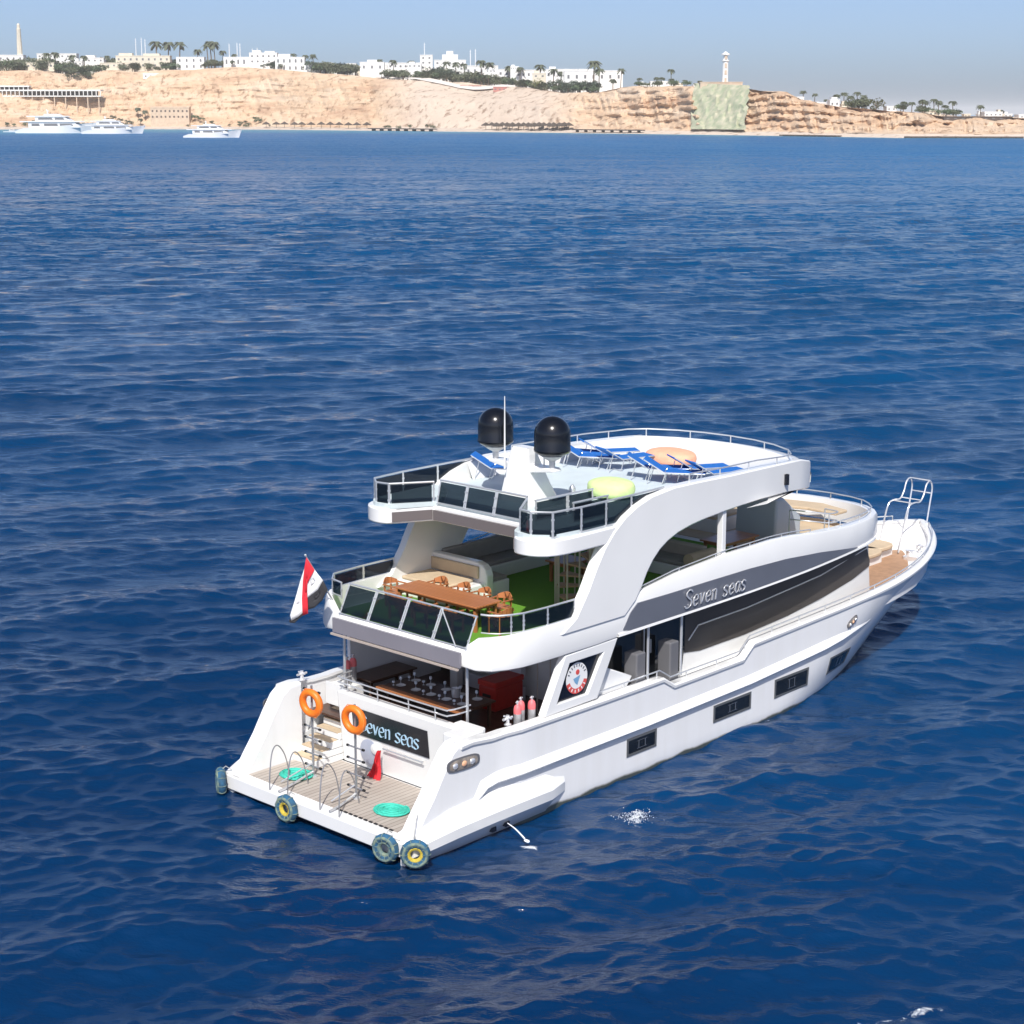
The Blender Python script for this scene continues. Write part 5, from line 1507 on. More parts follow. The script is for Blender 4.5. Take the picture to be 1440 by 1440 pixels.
# bow lounge of the upper deck
m = MB(); m.prism([(17.9, 4.33), (20.6, 4.33), (20.6, 4.8), (17.9, 4.8)], 1.3, 2.75, 'y'); part(m, 'lounge_bench', WHITE2, bevel=0.03)
plan(4.80, 4.90, [(17.9, 1.35), (17.9, 2.8), (20.4, 2.6), (21.9, 1.5), (22.25, 0.0), (21.9, -1.2), (21.2, -1.2), (21.3, 0), (21.0, 0.9), (20.0, 1.35)], 'lounge_cushion', TAN, 0.03)
plan(4.335, 4.35, [(19.4, -2.6), (21.0, -2.3), (21.9, -1.4), (22.2, 0), (21.9, 1.5), (20.4, 2.5), (17.0, 2.9), (17.0, -2.9)], 'lounge_floor', TAN)
m = MB()
for zz in (5.45, 5.75):
    m.tube(smoothpts([(17.3, -2.0, zz), (17.5, -2.6, zz), (18.1, -2.95, zz - 0.1), (18.9, -2.75, zz - 0.2), (19.0, -2.2, zz - 0.2)], 6), 0.022)
for p in ((17.3, -2.0, 0), (18.1, -2.95, -0.1), (19.0, -2.2, -0.2)): m.tube([(p[0], p[1], 4.35), (p[0], p[1], 5.75 + p[2])], 0.022)
part(m, 'stair_rail', STEEL)

# ---------- rails
def rail(name, pts, h, posts=None, mids=(), r=0.022, step=1.2, parent=Y, m_=STEEL):
    """handrail following a base line, short posts at intervals"""
    mb = MB(); P = [Vector(p) for p in pts]
    up = Vector((0, 0, 1))
    mb.tube([p + up * h for p in P], r)
    for q in mids: mb.tube([p + up * h * q for p in P], r * 0.6)
    L_ = [0]
    for a, b in zip(P, P[1:]): L_.append(L_[-1] + (b - a).length)
    n = max(1, round(L_[-1] / step))
    for k in range(n + 1):
        s = L_[-1] * k / n
        for i in range(len(P) - 1):
            if s <= L_[i + 1] + 1e-6:
                t = (s - L_[i]) / max(1e-6, L_[i + 1] - L_[i]); q = P[i].lerp(P[i + 1], t); break
        mb.tube([q - up * 0.02, q + up * h], r * 0.9)
    return part(mb, name, m_, parent)
for sg in (-1, 1):
    xs = [5.9] + [6.5 + 0.6 * i for i in range(4)] + [8.75]
    def cp(x, o=0.13): return (x, sg * (hull_y(x, sheer(x)) - o), sheer(x) + 0.03)
    rail('bulwark_rail', [cp(x) for x in xs] + [cp(8.9), cp(9.4)] + [cp(x) for x in (10, 11, 12, 12.7)] + [cp(13.2)] + [cp(x) for x in np.arange(14, 26.6, 0.7)] + [cp(x) for x in (26.9, 27.4, 27.8, 28.1)], 0.17, step=1.45)
    # bow lounge coaming rail
    rr_ = [(x, sg * (outer_y(x) - 0.14), lerp([(17.2, 5.28), (19, 5.12), (22.9, 4.98)], x)) for x in np.arange(18.6 if sg < 0 else 15.5, 20.9, 0.5)] + [(21.6, sg * 2.33, 5.02), (22.1, sg * 1.9, 5.0), (22.4, sg * 1.5, 5.0), (22.62, sg * 0.85, 4.99), (22.7, 0, 4.99)]
    if sg > 0: rr_ = [(x, y, z if x > 17.2 else 5.4) for x, y, z in rr_]
    rail('coaming_rail', rr_, 0.20, step=1.3)
    ss = [(x, sg * (outer_y(x) - 0.08), lerp([(7.8, 5.2), (9.5, 5.42), (11.8, 5.56), (14.2, 5.56), (15.3, 5.5), (17.2, 5.28)], x)) for x in np.arange(8.0, 16.9, 0.5)]
    rail('sill_rail', ss, 0.10, step=1.6, r=0.018)
# bow ladder: two tall hoops
m = MB()
for y in (0.42, -0.42):
    m.tube(smoothpts([(26.9, y + 0.15, 2.35), (27.05, y + 0.1, 3.2), (27.2, y, 4.0), (27.6, y, 4.12), (28.0, y, 4.1), (28.25, y, 4.35), (28.4, y, 4.68), (28.65, y, 4.78), (28.82, y, 4.5), (28.7, y, 3.9), (28.55, y, 3.2)], 5), 0.03)
for (x, z) in ((27.5, 4.12), (28.1, 4.14), (28.65, 4.80), (28.80, 4.3)): m.tube([(x, -0.42, z), (x, 0.42, z)], 0.022)
part(m, 'bow_ladder', CHROME)
m = MB(); m.lathe([(0.0, 0), (0.22, 0), (0.22, 0.1), (0.12, 0.16), (0.12, 0.3), (0.2, 0.34), (0.0, 0.36)], (26.6, -0.9, 2.27), 16); m.box(26.3, 27.0, -1.4, -1.0, 2.27, 2.45); part(m, 'anchor_winch', CHROME)
for (x, y, a, b_, lb) in ((26.2, 0.55, 0.75, 0.5, 'tan round-ended deck cushion nearest the bow hoops'), (24.9, 0.2, 0.9, 0.45, 'tan deck cushion between the bow cushion and the cabin')):
    q = MB(); n = 24
    q.prism([(x + a * math.copysign(abs(math.cos(2 * PI * k / n)) ** 0.7, math.cos(2 * PI * k / n)), y + b_ * 1.6 * math.copysign(abs(math.sin(2 * PI * k / n)) ** 0.7, math.sin(2 * PI * k / n))) for k in range(n)], 2.55, 2.70, 'z')
    tag(q.build('deck_cushion', TAN, None, 35, 0.04), lb, 'cushion')
    q = MB(); q.box(x - a * 0.8, x + a * 0.8, y - b_ * 1.3, y + b_ * 1.3, 2.2, 2.55); part(q, 'cushion_base', WHITE2, bevel=0.05)

def glass_rail(pts, z0, z1, name, gap=0.07, lean=0.0, bev=True, arms=True):
    """post-and-panel rail: pts = corners of the panels in plan"""
    e = None
    tube_ = MB(); P = [Vector((p[0], p[1], 0)) for p in pts]
    top = [Vector((p.x + lean, p.y * (1 - 0.0 * lean), z1)) for p in P]
    tube_.tube(top, 0.028)
    tube_.tube([Vector((p.x, p.y, z0 + 0.03)) for p in P], 0.018)
    e = part(tube_, name, STEEL)
    for i in range(len(P) - 1):
        a, b = P[i], P[i + 1]; L_ = (b - a).length
        if L_ < 0.15: continue
        gap = min(gap, L_ * 0.06)
        d = (b - a) / L_; a2 = a + d * gap; b2 = b - d * gap
        nn = Vector((-d.y, d.x, 0)) * 0.008
        g = MB(); vs = []
        for (q, z) in ((a2, z0 + 0.06), (b2, z0 + 0.06), (b2, z1 - 0.05), (a2, z1 - 0.05)):
            lx = lean * (z - z0) / (z1 - z0); vs.append(q + nn + Vector((lx, 0, z))); vs.append(q - nn + Vector((lx, 0, z)))
        g.add(vs, [(0, 2, 4, 6), (7, 5, 3, 1), (0, 1, 3, 2), (2, 3, 5, 4), (4, 5, 7, 6), (6, 7, 1, 0)])
        part(g, 'glass_panel', GLASSD, e, smooth=0)
    seen = []
    for i, p in enumerate(P):
        for dd in ((P[min(i + 1, len(P) - 1)] - p), (P[max(i - 1, 0)] - p)):
            if dd.length < 0.3: continue
            q = p + dd.normalized() * (gap * 0.5)
            g = MB(); g.tube([q + Vector((0, 0, z0 - 0.02)), q + Vector((lean, 0, z1))], 0.022)
            for zz in (z0 + 0.2, z1 - 0.2): g.obox(q + Vector((lean * (zz - z0) / (z1 - z0), 0, zz)), dd.normalized() * 0.03, Vector((-dd.y, dd.x, 0)).normalized() * 0.02, (0, 0, 0.025))
            part(g, 'post', STEEL, e)
    return e
# middle deck aft rail (base 4.63, top about 5.6)
glass_rail([(2.10, 2.3), (2.10, 1.15), (2.10, -0.1), (2.10, -1.35), (2.10, -2.62)], 4.63, 5.42, 'stern_glass_rail', lean=0.40)
glass_rail([(2.50, -2.74), (2.58, -2.95), (2.75, -3.16), (3.0, -3.32), (3.35, -3.44), (4.2, -3.5), (5.25, -3.5)], 4.99, 5.50, 'starboard_glass_rail', gap=0.04)
glass_rail([(2.4, 2.5), (2.5, 3.0), (2.9, 3.40), (4.1, 3.5), (5.3, 3.5)], 4.99, 5.42, 'port_glass_rail', gap=0.04)
m = MB(); m.tube([(2.46, -1.35, 5.42), (2.06, -2.25, 4.66)], 0.02); part(m, 'rail_brace', STEEL)

# ---------- arches and sun deck
AO = [(4.55, 4.7), (5.1, 5.0), (5.6, 5.68), (5.9, 6.2), (6.25, 6.72), (6.65, 7.12), (7.1, 7.44), (7.6, 7.67), (8.2, 7.84), (9.2, 7.94), (10.4, 7.92), (12, 7.86), (13.4, 7.82), (15.0, 7.76), (16.1, 7.70), (16.75, 7.56), (17.1, 7.30)]
AI = [(7.25, 4.7), (7.7, 5.05), (7.95, 5.40), (8.15, 5.72), (8.4, 6.02), (8.7, 6.27), (9.05, 6.45), (9.5, 6.60), (10.1, 6.71), (10.8, 6.79), (11.6, 6.83), (12.6, 6.86), (13.6, 6.87), (15.0, 6.84), (16.0, 6.76), (16.75, 6.70), (17.08, 6.80)]
def roof_y(x): return lerp([(4, 3.62), (9, 3.62), (11, 3.58), (13, 3.47), (15, 3.30), (16, 3.18), (16.8, 3.02), (17.2, 2.75)], x)
for sg in (-1, 1):
    rows = []
    for (o, i_) in zip(AO, AI):
        yo = roof_y(o[0]) + 0.035; yi = roof_y(i_[0]) + 0.035; w = 0.30
        wt = lerp([(5, 0.30), (9, 0.30), (16, 0.40), (17, 0.5)], o[0])
        rows.append([(o[0], sg * (yo - wt), o[1]), (o[0], sg * (yo - 0.05), o[1]), (o[0] + (i_[0] - o[0]) * 0.035, sg * yo, o[1] + (i_[1] - o[1]) * 0.035), (i_[0] + (o[0] - i_[0]) * 0.035, sg * yi, i_[1] + (o[1] - i_[1]) * 0.035), (i_[0], sg * (yi - 0.04), i_[1]), (i_[0], sg * (yi - w), i_[1])])
    m = MB(); m.grid(rows, closed=True); m.add(rows[0], [tuple(range(6))]); m.add(rows[-1], [tuple(range(6))])
    part(m, 'side_arch', WHITE, smooth=24)
    m = MB(); m.box(11.72, 11.90, min(sg * 3.3, sg * 3.5), max(sg * 3.3, sg * 3.5), 5.5, 6.9); part(m, 'arch_post', WHITE, smooth=0, bevel=0.02)
    m = MB(); m.box(14.98, 15.12, min(sg * 3.34, sg * 3.42), max(sg * 3.34, sg * 3.42), 7.1, 7.42); m.tube([(15.05, sg * 3.40, 7.1), (15.05, sg * 3.40, 7.42)], 0.06); part(m, 'navigation_light', BLACK, smooth=0)
    # inner slope of the coaming
    rows = []
    for x in (8.2, 9.2, 10.4, 12, 13.4, 15.0):
        yo = roof_y(x) - 0.28
        rows.append([(x, sg * yo, lerp(AO[5:], x) - 0.01), (x, sg * (yo - 0.22), 7.36)])
    part(MB().grid(rows), 'coaming_slope', WHITE, smooth=0)
# roof slab
rp = [(5.25, -1.75), (4.2, -2.32), (4.05, -2.45), (3.97, -2.65), (3.96, -2.85), (4.0, -3.05), (4.1, -3.25), (4.26, -3.42), (4.5, -3.54), (4.8, -3.60), (5.2, -3.63), (7, -3.62), (9, -3.5), (11, -3.45), (13, -3.35), (15, -3.15), (16.2, -2.95)]
rp2 = rp + [(16.6, -1.8), (16.9, 0), (16.6, 1.8)] + [(x, -y) for x, y in rp[::-1]]
q = MB(); q.prism(rp2, 6.80, 7.24, 'z'); part(q, 'roof_slab', WHITE, smooth=30, bevel=0.04)
rp3 = [(x + (0.10 if x < 6 else 0), y * 0.965) for x, y in rp if x < 15.5]
plan(7.235, 7.355, rp3 + [(15.2, 0)] + [(x, -y) for x, y in rp3[::-1]], 'sun_deck', DECKW)
m = MB(); m.box(5.16, 5.235, -1.72, 1.72, 6.86, 7.14); part(m, 'roof_fascia', mat('brown_grey_fascia', (0.15, 0.13, 0.13), 0.35), smooth=0)
for sg in (-1, 1):
    m = MB(); a, b = Vector((5.24, sg * 1.80, 0)), Vector((4.16, sg * 2.38, 0)); d = (b - a).normalized(); n_ = Vector((-d.y, d.x, 0)) * -sg
    if n_.x > 0: n_ = -n_
    m.obox((a + b) / 2 + n_ * 0.02 + Vector((0, 0, 7.0)), d * (b - a).length * 0.48, n_ * 0.035, (0, 0, 0.14)); part(m, 'roof_fascia', MATS['brown_grey_fascia'], smooth=0)
# bowed forward rim and visor
front = [(15.0, 3.28), (15.5, 3.2), (16.0, 2.75), (16.45, 1.9), (16.7, 1.0), (16.78, 0.0)]
front = front + [(x, -y) for x, y in front[::-1][1:]]
outer = [(16.95, 2.98), (17.15, 2.75), (17.45, 2.3), (17.7, 1.6), (17.85, 0.85), (17.9, 0.0)]
outer = outer + [(x, -y) for x, y in outer[::-1][1:]]
rows = []
for (x, y), (u, v) in zip(front, outer):
    def Q(t, z): return (x + (u - x) * t, y + (v - y) * t, z)
    rows.append([(x - 2.0, y * 0.72, 7.36), Q(-0.2, 7.66), Q(-0.06, 7.73), Q(0.08, 7.72), Q(0.5, 7.62), Q(0.82, 7.44), Q(1.0, 7.12), Q(0.99, 6.86), Q(0.8, 6.76), Q(-1.2, 6.80)])
part(MB().grid(rows), 'roof_visor', WHITE, smooth=28)
fr = [(x, y, 7.72) for x, y in front]
rail('forward_rail', [(10.2, 3.42, 7.86), (12, 3.38, 7.84), (13.6, 3.32, 7.80)] + fr + [(13.6, -3.30, 7.80), (12, -3.38, 7.84), (10.2, -3.42, 7.9)], 0.24, step=1.5)
# glass rails of the sun deck
glass_rail([(5.30, 1.72), (5.30, 0.62), (5.30, -0.5), (5.30, -1.62)], 7.30, 7.96, 'sun_deck_stern_glass', lean=0.16)
glass_rail([(5.30, -1.75), (4.22, -2.5), (4.15, -2.95), (4.5, -3.40), (5.5, -3.5), (6.5, -3.5), (7.55, -3.5), (9.0, -3.46)], 7.25, 7.95, 'sun_deck_starboard_glass')
glass_rail([(5.30, 1.80), (4.22, 2.5), (4.15, 2.95), (4.5, 3.40), (5.7, 3.5), (7.1, 3.5), (8.6, 3.48)], 7.25, 7.92, 'sun_deck_port_glass')
glass_rail([(5.35, -2.0), (6.6, -2.05), (7.6, -2.1)], 7.36, 7.92, 'stair_well_glass')
glass_rail([(5.9, -2.85), (7.3, -2.9)], 7.36, 7.90, 'stair_well_glass')
# bracing tubes on the corner
# ---------- mast with two domes
def dome(y):
    e = MB(); R_ = 0.505
    prof = [(0.0, -0.02), (0.40, -0.02), (R_, 0.06), (R_ + 0.01, 0.10), (R_ + 0.01, 0.13), (R_, 0.15), (R_, 0.55)] + [(R_ * math.cos(a), 0.55 + R_ * 0.98 * math.sin(a)) for a in [PI / 2 * k / 10 for k in range(1, 11)]]
    e.lathe(prof, (7.07, y, 8.85), 40); d = part(e, 'satellite_dome', BLACKG, smooth=50)
    q = MB(); q.lathe([(0.30, 0.0), (0.34, -0.04), (0.20, -0.14), (0.09, -0.20), (0.08, -0.45)], (7.07, y, 8.84), 20); part(q, 'pedestal', WHITE2, d)
dome(1.10); dome(-1.06)
m = MB()
rows = []
for (z, x0, x1, w) in ((7.35, 6.75, 8.05, 0.62), (7.8, 6.78, 7.8, 0.52), (8.35, 6.85, 7.55, 0.42), (8.72, 6.90, 7.38, 0.36), (8.9, 6.95, 7.30, 0.30)):
    rows.append([(x0, 0.05 - w, z), (x1, 0.05 - w * 0.8, z), (x1, 0.05 + w * 0.8, z), (x0, 0.05 + w, z)])
m.grid(rows, closed=True); m.add(rows[-1], [(0, 1, 2, 3)])
mast = part(m, 'mast', WHITE, smooth=0, bevel=0.05)
m = MB(); m.prism([(-1.25, 8.36), (-1.15, 8.45), (1.15, 8.45), (1.25, 8.36), (0.3, 8.22), (-0.3, 8.22)], 6.9, 7.28, 'x'); part(m, 'dome_arm', WHITE, mast, bevel=0.03)
for y in (0.22, -0.14):
    m = MB(); m.box(6.92, 6.955, y - 0.04, y + 0.04, 8.42, 8.68); part(m, 'mast_lamp', RUBBER, mast, smooth=0)
m = MB(); m.tube([(6.62, 0.32, 8.3), (6.62, 0.32, 9.6), (6.62, 0.32, 10.35)], [0.03, 0.022, 0.012], 6); part(m, 'whip_antenna', WHITE2, mast)
m = MB(); m.tube([(7.3, -0.55, 8.4), (7.3, -0.55, 9.75)], [0.025, 0.014], 6); part(m, 'whip_antenna', WHITE2, mast)
m = MB(); m.lathe([(0.0, 0), (0.10, 0), (0.10, 0.12), (0.05, 0.2), (0, 0.24)], (8.9, -0.2, 7.355), 12); part(m, 'deck_vent', STEEL)

# ---------- spiral stair from middle deck to sun deck
cx0, cy0 = 7.95, -1.75
m = MB(); m.tube([(cx0, cy0, 4.34), (cx0, cy0, 7.0)], 0.06); stc = part(m, 'spiral_stair', mat('tan_metal', (0.55, 0.47, 0.40), 0.4, metal=0.3))
for k in range(11):
    a = R(200 - k * 28); a2 = a - R(30); z = 4.55 + k * 0.23
    q = MB(); q.prism([(cx0, cy0), (cx0 + 0.95 * math.cos(a), cy0 + 0.95 * math.sin(a)), (cx0 + 0.95 * math.cos((a + a2) / 2), cy0 + 0.95 * math.sin((a + a2) / 2)), (cx0 + 0.95 * math.cos(a2), cy0 + 0.95 * math.sin(a2))], z, z + 0.05, 'z'); part(q, 'tread', mat('light_wood_tread', (0.45, 0.27, 0.15), 0.5), stc, smooth=0)
for k in range(16):
    a = 2 * PI * k / 16
    q = MB(); q.tube([(cx0 + 1.0 * math.cos(a), cy0 + 1.0 * math.sin(a), 4.34), (cx0 + 1.0 * math.cos(a), cy0 + 1.0 * math.sin(a), 6.8)], 0.028, 6); part(q, 'vertical_rod', MATS['tan_metal'], stc)
# rods of the lower stair
for (x, y) in ((6.1, -1.9), (6.35, -2.1), (6.6, -2.3), (6.85, -2.5), (5.9, -1.6)):
    q = MB(); q.tube([(x, y, 1.72), (x, y, 4.2)], 0.02, 6); part(q, 'stair_rod', MATS['tan_metal'])

# ---------- main deck: posts, port wall, counter
for (x, y) in ((2.38, -2.35), (2.38, 2.42)):
    q = MB(); q.tube([(x, y, 1.72), (x, y, 4.18)], 0.04); part(q, 'deck_post', STEEL)
m = MB(); m.box(3.3, 6.9, 3.22, 3.34, 1.72, 4.16); part(m, 'port_wall', mat('white_inner_wall', (0.62, 0.63, 0.66), 0.5), smooth=0)
m = MB(); m.box(5.9, 6.15, 1.55, 1.85, 1.72, 4.1); part(m, 'pillar', WHITE2, bevel=0.03)
m = MB(); m.box(6.3, 6.5, -0.6, 1.9, 2.45, 2.75); m.box(6.3, 6.5, -0.6, 1.9, 1.75, 2.15); part(m, 'counter', mat('counter_grey', (0.5, 0.5, 0.54), 0.5), smooth=0)
m = MB(); m.box(2.0, 2.06, 2.05, 2.8, 2.0, 2.62); part(m, 'step_gate', WHITE2)
# dining table and bench on the main deck
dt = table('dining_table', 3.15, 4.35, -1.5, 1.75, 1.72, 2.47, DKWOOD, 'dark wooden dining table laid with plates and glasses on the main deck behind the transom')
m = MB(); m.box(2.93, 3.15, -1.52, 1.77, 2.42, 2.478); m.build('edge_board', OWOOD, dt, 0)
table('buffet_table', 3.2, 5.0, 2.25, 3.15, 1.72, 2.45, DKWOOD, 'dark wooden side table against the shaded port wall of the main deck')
bt = empty('bench', (2.7, 0.1, 1.72), 'dark wooden bench between the transom and the laid dining table', 'bench')
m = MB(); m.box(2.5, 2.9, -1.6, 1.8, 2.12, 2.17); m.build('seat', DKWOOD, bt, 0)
for y in (-1.4, 0.1, 1.6):
    m = MB(); m.box(2.6, 2.8, y - 0.04, y + 0.04, 1.72, 2.12); m.build('leg', DKWOOD, bt, 0)
PORC = mat('white_porcelain', (0.75, 0.75, 0.76), 0.15, coat=0.5)
GLS = mat('clear_glassware', (0.55, 0.60, 0.66), 0.05, spec=0.8)
pl_ = None; gl_ = None
rnd = random.Random(3)
for i in range(5):
    for j in range(2):
        y = -1.1 + i * 0.6; x = 3.45 + j * 0.58
        m = MB(); m.lathe([(0.0, 0), (0.07, 0), (0.14, 0.02), (0.145, 0.026), (0.07, 0.010), (0, 0.008)], (x, y, 2.472), 18)
        tag(m.build('plate', PORC), ('round white plate on the near side of the laid table' if j == 0 else 'round white plate on the far side of the laid table'), 'plate', 'plates %s of the laid table' % ('along the near side' if j == 0 else 'along the far side'))
        for (dx, dy, hh) in ((0.14, 0.17, 0.20),) + (((-0.1, 0.2, 0.13),) if rnd.random() < 0.6 else ()):
            m = MB(); cc = (x + dx + rnd.uniform(-.03, .03), y + dy, 2.472)
            m.lathe([(0.035, 0), (0.035, 0.006), (0.006, 0.012), (0.006, hh * 0.45), (0.04, hh * 0.6), (0.045, hh * 0.8), (0.035, hh)], cc, 10)
            tag(m.build('wine_glass', GLS), 'clear stemmed glass among the plates of the laid main deck table', 'glass', 'glasses among the plates of the laid table')
m = MB(); m.lathe([(0.0, 0), (0.11, 0), (0.12, 0.02), (0.13, 0.24), (0.135, 0.25), (0.12, 0.25), (0.1, 0.05), (0, 0.04)], (3.8, -0.5, 2.472), 18); tag(m.build('ice_bucket', CHROME), 'shiny ice bucket in the middle of the laid table', 'bucket')

def crate(x, y, z, w, d, h, label):
    e = empty('cool_box', (x, y, z), label, 'cool box')
    m = MB(); m.box(x - w / 2, x + w / 2, y - d / 2, y + d / 2, z, z + h * 0.8); m.build('body', REDM, e, 0, 0.04)
    m = MB(); m.box(x - w / 2 - 0.02, x + w / 2 + 0.02, y - d / 2 - 0.02, y + d / 2 + 0.02, z + h * 0.8 + 0.004, z + h); m.build('lid', REDM, e, 0, 0.03)
    for sx in (-1, 1):
        m = MB(); m.box(x + sx * w / 2 - 0.02, x + sx * w / 2 + 0.04, y - 0.15, y + 0.15, z + h * 0.45, z + h * 0.55); m.build('handle', RUBBER, e, 0)
crate(5.75, -0.35, 1.72, 1.15, 0.65, 0.85, 'big red cool box on the dark deck under the middle deck')
def tank(x, y, z, label, group, red=True):
    e = empty('gas_bottle', (x, y, z), label, 'gas bottle', group)
    m = MB(); m.lathe([(0.0, 0), (0.10, 0), (0.105, 0.03), (0.105, 0.50), (0.0, 0.50)], (x, y, z), 16); m.build('cylinder', mat('worn_aluminium', (0.55, 0.55, 0.56), 0.35, metal=0.5, noise=0.2, nscale=8), e)
    m = MB(); m.lathe([(0.106, 0.48), (0.106, 0.60), (0.085, 0.68), (0.04, 0.72), (0.0, 0.72)], (x, y, z), 16); m.build('shoulder', mat('faded_red_paint', (0.75, 0.16, 0.17), 0.5), e)
    m = MB(); m.tube([(x, y, z + 0.7), (x, y, z + 0.82)], 0.03); m.tube([(x - 0.06, y, z + 0.79), (x + 0.06, y, z + 0.79)], 0.02); m.build('valve', CHROME, e)
m = MB(); m.box(3.2, 4.4, -3.36, -2.95, 1.72, 2.25); part(m, 'tank_bench', WHITE2, smooth=0)
tank(3.40, -3.18, 2.25, 'red-shouldered metal bottle nearest the stern on the starboard bulwark bench', 'red-shouldered bottles on the starboard bench')
tank(3.70, -3.02, 2.25, 'red-shouldered metal bottle in the middle of the three on the starboard bench', 'red-shouldered bottles on the starboard bench')
tank(3.95, -3.18, 2.25, 'red-shouldered metal bottle nearest the side fin on the starboard bench', 'red-shouldered bottles on the starboard bench')
m = MB(); m.box(2.5, 3.2, 2.55, 3.3, 1.72, 2.35); part(m, 'port_locker', WHITE2, bevel=0.03)
tank(2.75, 2.75, 2.35, 'metal bottle on the port locker beside the steps, nearest the stern', 'bottles on the port locker')
tank(3.02, 2.80, 2.35, 'metal bottle on the port locker beside the steps, nearer the shaded side table', 'bottles on the port locker')

# ---------- things on the swim platform
def ladder(y, xp):
    """diver's ladder folded up: pole with cross pegs and two bent hand hoops"""
    m = MB(); m.tube([(xp, y, 0.56), (xp, y, 3.12)], 0.032)
    for k, z in enumerate((0.85, 1.2, 1.62, 1.95, 2.98)):
        m.tube([(xp, y - 0.26, z), (xp, y + 0.26, z)], 0.022)
    e = part(m, 'ladder_pole', mat('dull_steel', (0.34, 0.34, 0.36), 0.35, metal=0.6))
    m = MB()
    for k, z in enumerate((0.85, 1.2, 1.62, 1.95, 2.98)):
        for s in (-1, 1): m.tube([(xp, y + s * 0.26, z), (xp, y + s * 0.33, z)], 0.035)
    part(m, 'peg_grip', RUBBER, e)
    for dy in (-0.62, 0.12):
        q = MB(); yy = y + dy
        q.tube(smoothpts([(-0.95, yy, 0.5), (-0.93, yy, 1.0), (-0.75, yy + 0.1, 1.52), (-0.5, yy + 0.18, 1.62), (-0.2, yy + 0.25, 1.25), (0.0, yy + 0.3, 0.57)], 6), 0.017)
        part(q, 'hand_hoop', MATS['dull_steel'], e)
    q = MB(); q.tube([(xp, y, 0.7), (-0.55, y - 0.2, 0.62), (-0.95, y - 0.25, 0.60)], 0.03); q.tube([(xp, y, 0.95), (-0.5, y + 0.2, 0.62)], 0.02)
    q.lathe([(0.10, 0), (0.10, 0.03), (0.04, 0.05)], (xp, y, 0.553), 12); part(q, 'hinge_bracket', STEEL, e)
ladder(1.60, 0.47); ladder(-0.42, 0.20)
def ring(x, y, z, label):
    e = empty('life_ring', (x, y, z - 0.4), label, 'life ring', 'orange life rings hung on the ladder poles')
    m = MB(); m.torus((x, y, z), (1, 0.12, 0.05), 0.30, 0.10, 36, 12); m.build('ring', ORANGE, e)
    m = MB(); rr2 = [(x - 0.02, y + 0.42 * math.cos(t), z + 0.42 * math.sin(t)) if int(k) % 3 else (x, y + 0.385 * math.cos(t), z + 0.385 * math.sin(t)) for k, t in enumerate([2 * PI * k / 12 for k in range(12)])]
    m.tube(rr2, 0.010, 5, closed=True); m.build('grab_line', mat('orange_line', (0.75, 0.25, 0.05), 0.8), e)
ring(0.36, 1.50, 2.68, 'orange life ring on the port ladder pole, in front of the steps')
ring(0.09, -0.50, 2.76, 'orange life ring on the starboard ladder pole, covering the first letter of the name board')
def coil(x, y, r, label, seed):
    rn = random.Random(seed); pts = []
    n = 420
    for k in range(n):
        t = k / n; a = t * 2 * PI * 13; rr_ = r * (0.12 + 0.88 * t) + rn.uniform(-0.01, 0.01)
        pts.append((x + rr_ * math.cos(a) * 0.9, y + rr_ * 1.1 * math.sin(a), 0.575 + 0.03 * math.sin(a * 0.37) ** 2))
    m = MB(); m.tube(pts, 0.020, 5)
    o = tag(m.build('rope_coil', TEAL), label, 'rope coil', 'turquoise rope coils on the platform')
coil(0.22, 2.02, 0.47, 'flat coil of turquoise rope on the port side of the platform planking', 1)
coil(0.22, -1.72, 0.47, 'flat coil of turquoise rope on the starboard side of the platform planking', 2)
rows = []
rn = random.Random(2)
for i in range(9):
    t = i / 8; z = 0.56 + 0.76 * (1 - t); w = 0.03 + 0.20 * t ** 1.1
    rows.append([(1.62 - 0.16 * t + 0.05 * math.sin(k * 2.1 + t * 3), 0.22 + w * (k / 9 - 0.5) * 2 + 0.10 * t + 0.03 * math.sin(k * 1.7 + t * 5), z) if k < 10 else None for k in range(10)])
m = MB(); m.grid(rows); m.grid([[(p[0] + 0.02, p[1], p[2]) for p in r_] for r_ in rows]); tag(m.build('hanging_cloth', REDF), 'red cloth hanging below the name board down to the planking', 'cloth')

